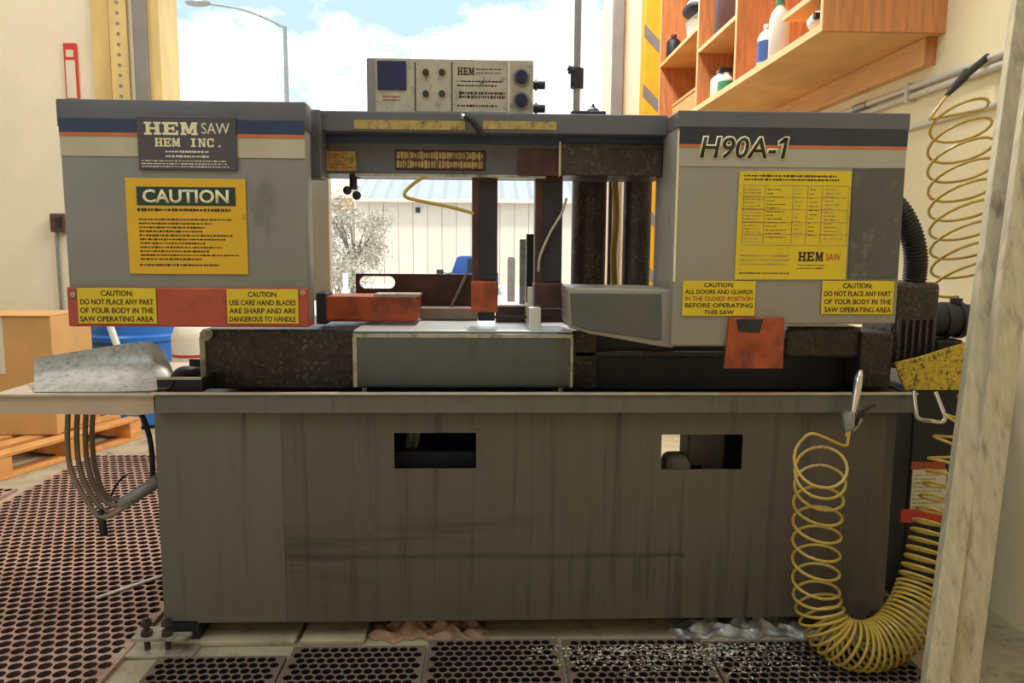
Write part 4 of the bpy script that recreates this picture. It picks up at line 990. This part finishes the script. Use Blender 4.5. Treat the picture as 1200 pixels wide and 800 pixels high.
# ================================================================== OUTSIDE
YO = 30.
zE = W(500, 234, YO).z; zRt = zE + 3.2; GZ = -.2
fb = empty('metal_building', (0, YO + 4, GZ), 'long cream metal building with a ribbed white roof across the yard', 'building')
bx0, bx1 = W(416, 280, YO).x, 14.0
np_ = 34; pwid = (bx1 - bx0) / np_; w0 = None; r0 = None
for k in range(np_):
    x = bx0 + k * pwid
    if w0 is None:
        w0 = build('wall_panel', box(NB(), x, x + pwid - .012, YO, YO + .1, GZ, zE, .01, 1), 'sidew', fb)
        b = NB(); Ls = [(YO - .35, zE - .02), (YO + 9, zRt)]
        t = bmesh.new(); q = []
        prof = [(0, 0), (.07, .1), (.16, 0), (pwid, 0)]
        for yy, zz in Ls: q.append([t.verts.new((x + a, yy, zz + h)) for a, h in prof])
        for i in range(3): t.faces.new((q[0][i], q[0][i + 1], q[1][i + 1], q[1][i]))
        bmesh.ops.recalc_face_normals(t, faces=t.faces); rr = bmesh.ops.extrude_face_region(t, geom=t.faces[:])
        for e in rr['geom']:
            if isinstance(e, bmesh.types.BMVert): e.co.z -= .03
        merge(b, t); r0 = build('roof_panel', b, 'roofw', fb)
    else:
        copy_to(w0, WL[w0] + Vector((k * pwid, 0, 0)), fb); copy_to(r0, WL[r0] + Vector((k * pwid, 0, 0)), fb)
build('backing_wall', box(NB(), bx0, bx1, YO + .1, YO + 9, GZ, zE - .05), 'sidew', fb)
build('gutter', box(NB(), bx0, bx1, YO - .45, YO - .3, zE - .12, zE, .01), 'sidew', fb)
build('wall_light', boxp(NB(), 487, 243, 492, 249, YO - .1, .1, .01), 'dark', fb)
tb = empty('tan_building', (W(330, 280, 34).x, 38, GZ), 'tan block building left of the long cream one', 'building')
build('wall', box(NB(), W(200, 280, 34).x, W(414, 280, 34).x, 34, 44, GZ, W(400, 214, 34).z), 'plaster', tb)
build('band', box(NB(), W(200, 280, 34).x, W(414, 280, 34).x, 33.95, 34, W(400, 247, 34).z, W(400, 232, 34).z), 'tan', tb)
build('lower_wall', box(NB(), W(200, 280, 34).x, W(414, 280, 34).x, 33.9, 34, GZ, W(400, 247, 34).z), 'yard', tb)
# tree
YTR = 20.
tr = empty('yard_tree', W(408, 400, YTR) * 1, 'sparse hazy tree in the yard in front of the cream building', 'tree')
base = W(412, 340, YTR); base.z = GZ; tr.location = base; WL[tr] = base.copy()
b = NB(); top = W(414, 285, YTR)
tube(b, spline([base, base.lerp(top, .5) + Vector((.05, 0, 0)), top], 6), [.08 - .003 * k for k in range(13)], 8)
rt = random.Random(4); tips = []
for px, py in ((430, 262), (446, 258), (438, 275), (425, 290), (400, 270), (392, 258), (390, 290), (440, 290), (410, 255), (396, 240), (415, 300), (400, 310), (435, 305)):
    tip = W(px, py, YTR + rt.uniform(-.6, .6)); tips.append(tip); s = base.lerp(top, rt.uniform(.5, .95)); tube(b, spline([s, s.lerp(tip, .5) + Vector((0, 0, .06)), tip], 4), [.03 - .0025 * k for k in range(9)], 5)
build('trunk', b, 'bark', tr, True)
b = NB()
for tip in tips:
    for k in range(240):
        p = tip + Vector((rt.gauss(0, .16), rt.gauss(0, .2), rt.gauss(0, .12))); s = rt.uniform(.03, .06)
        u = Vector((rt.gauss(0, 1), rt.gauss(0, 1), rt.gauss(0, 1))).normalized(); v = u.orthogonal().normalized()
        b.faces.new([b.verts.new(p + u * s * a + v * s * .5 * d) for a, d in ((-1, 0), (0, -1), (1, 0), (0, 1))])
build('foliage', b, 'leaf', tr)
sb = empty('yard_shrub', W(395, 345, 17), 'low hazy shrub at the foot of the yard tree', 'shrub'); bp0 = W(396, 400, 17); bp0.z = GZ; sb.location = bp0; WL[sb] = bp0.copy()
b = NB()
for k in range(1300):
    p = W(rt.gauss(402, 14), min(345, max(305, rt.gauss(322, 9))), 17 + rt.gauss(0, .3)); s = rt.uniform(.03, .05); u = Vector((rt.gauss(0, 1), rt.gauss(0, 1), rt.gauss(0, 1))).normalized(); v = u.orthogonal().normalized()
    b.faces.new([b.verts.new(p + u * s * a + v * s * .5 * d) for a, d in ((-1, 0), (0, -1), (1, 0), (0, 1))])
build('foliage', b, 'leaf', sb)
b = NB()
for k in range(7): cyl(b, bp0 + Vector((rt.uniform(-.1, .1), 0, 0)), W(390 + 5 * k, 318, 17), .012, n=5)
build('stem', b, 'bark', sb)
# white marker post and dark bollard
p = W(405, 330, 14); b = NB(); cyl(b, (p.x, p.y, GZ), (p.x, p.y, W(405, 320, 14).z), .05, n=14); o = build('marker_post', b, 'white', None, True); tag(o, 'short white post in the yard by the shrub', 'post')
p = W(599, 330, 16); b = NB(); zt_ = W(599, 301, 16).z; lathe(b, p.x, p.y, [(.08, GZ), (.08, zt_ - .04), (.05, zt_)], 14); o = build('bollard', b, 'bark', None, True); tag(o, 'dull brown bollard in the yard seen between the guide arms', 'bollard')
# blue truck, nose visible past the guide arm
YK2 = 24.; g0 = GZ
tk = empty('pickup_truck', (W(560, 330, YK2).x, YK2, GZ), 'blue pickup truck parked across the yard, mostly behind the guide arm', 'truck')
xa = W(527, 320, YK2).x; tw = 1.5; xc = xa + tw / 2
zcap = W(540, 300, YK2).z
build('truck_body', prism(NB(), [(xa, g0 + .4), (xa, zcap - .62), (xa + .06, zcap - .52), (xa + tw - .06, zcap - .52), (xa + tw, zcap - .62), (xa + tw, g0 + .4)], YK2 - 1.0, YK2 + 3.4, .03), 'truck', tk)
build('truck_cab', prism(NB(), [(xa + .04, zcap - .54), (xa + .22, zcap - .04), (xa + .3, zcap), (xa + tw - .3, zcap), (xa + tw - .22, zcap - .04), (xa + tw - .04, zcap - .54)], YK2, YK2 + 1.6, .03), 'truck', tk)
build('windscreen', prism(NB(), [(xc - .2, zcap - .5), (xc - .2, zcap - .08), (xa + tw - .3, zcap - .08), (xa + tw - .16, zcap - .5)], YK2 - .015, YK2 + .01), 'dark', tk)
build('side_mirror', box(NB(), xa - .42, xa - .2, YK2 + .1, YK2 + .16, zcap - .6, zcap - .42, .02), 'dark', tk)
build('mirror_arm', cyl(NB(), (xa - .21, YK2 + .13, zcap - .52), (xa + .02, YK2 + .13, zcap - .56), .015, n=8), 'dark', tk)
for xx in (xa, xa + tw - .2):
    for yy in (-.4, 2.6): build('wheel', cyl(NB(), (xx, YK2 + yy, g0 + .33), (xx + .2, YK2 + yy, g0 + .33), .33, n=24), 'hosedark', tk, True)
# street lamp
YS = 26.
lp = empty('street_lamp', (0, 0, 0), 'tall grey street lamp with a curved arm against the sky', 'street lamp')
p = W(334, 40, YS); lp.location = (p.x, p.y, GZ); WL[lp] = Vector((p.x, p.y, GZ))
zt_ = W(332, 31, YS).z
b = NB(); cyl(b, (p.x, p.y, GZ), (p.x, p.y, zt_), .11, .06, n=14); build('pole', b, 'pipe', lp, True)
b = NB(); tube(b, spline([Vector((p.x, p.y, zt_ - .05)), W(315, 23, YS), W(290, 13, YS), W(270, 8, YS), W(240, 4, YS)], 8), .04, 10); build('lamp_arm', b, 'pipe', lp, True)
b = NB(); q = W(232, 3.5, YS); bmesh.ops.create_uvsphere(b, u_segments=16, v_segments=8, radius=.42, matrix=Matrix.Translation(q) @ Matrix.Diagonal((1, .45, .27, 1))); build('lamp_head', b, 'pipe', lp, True)
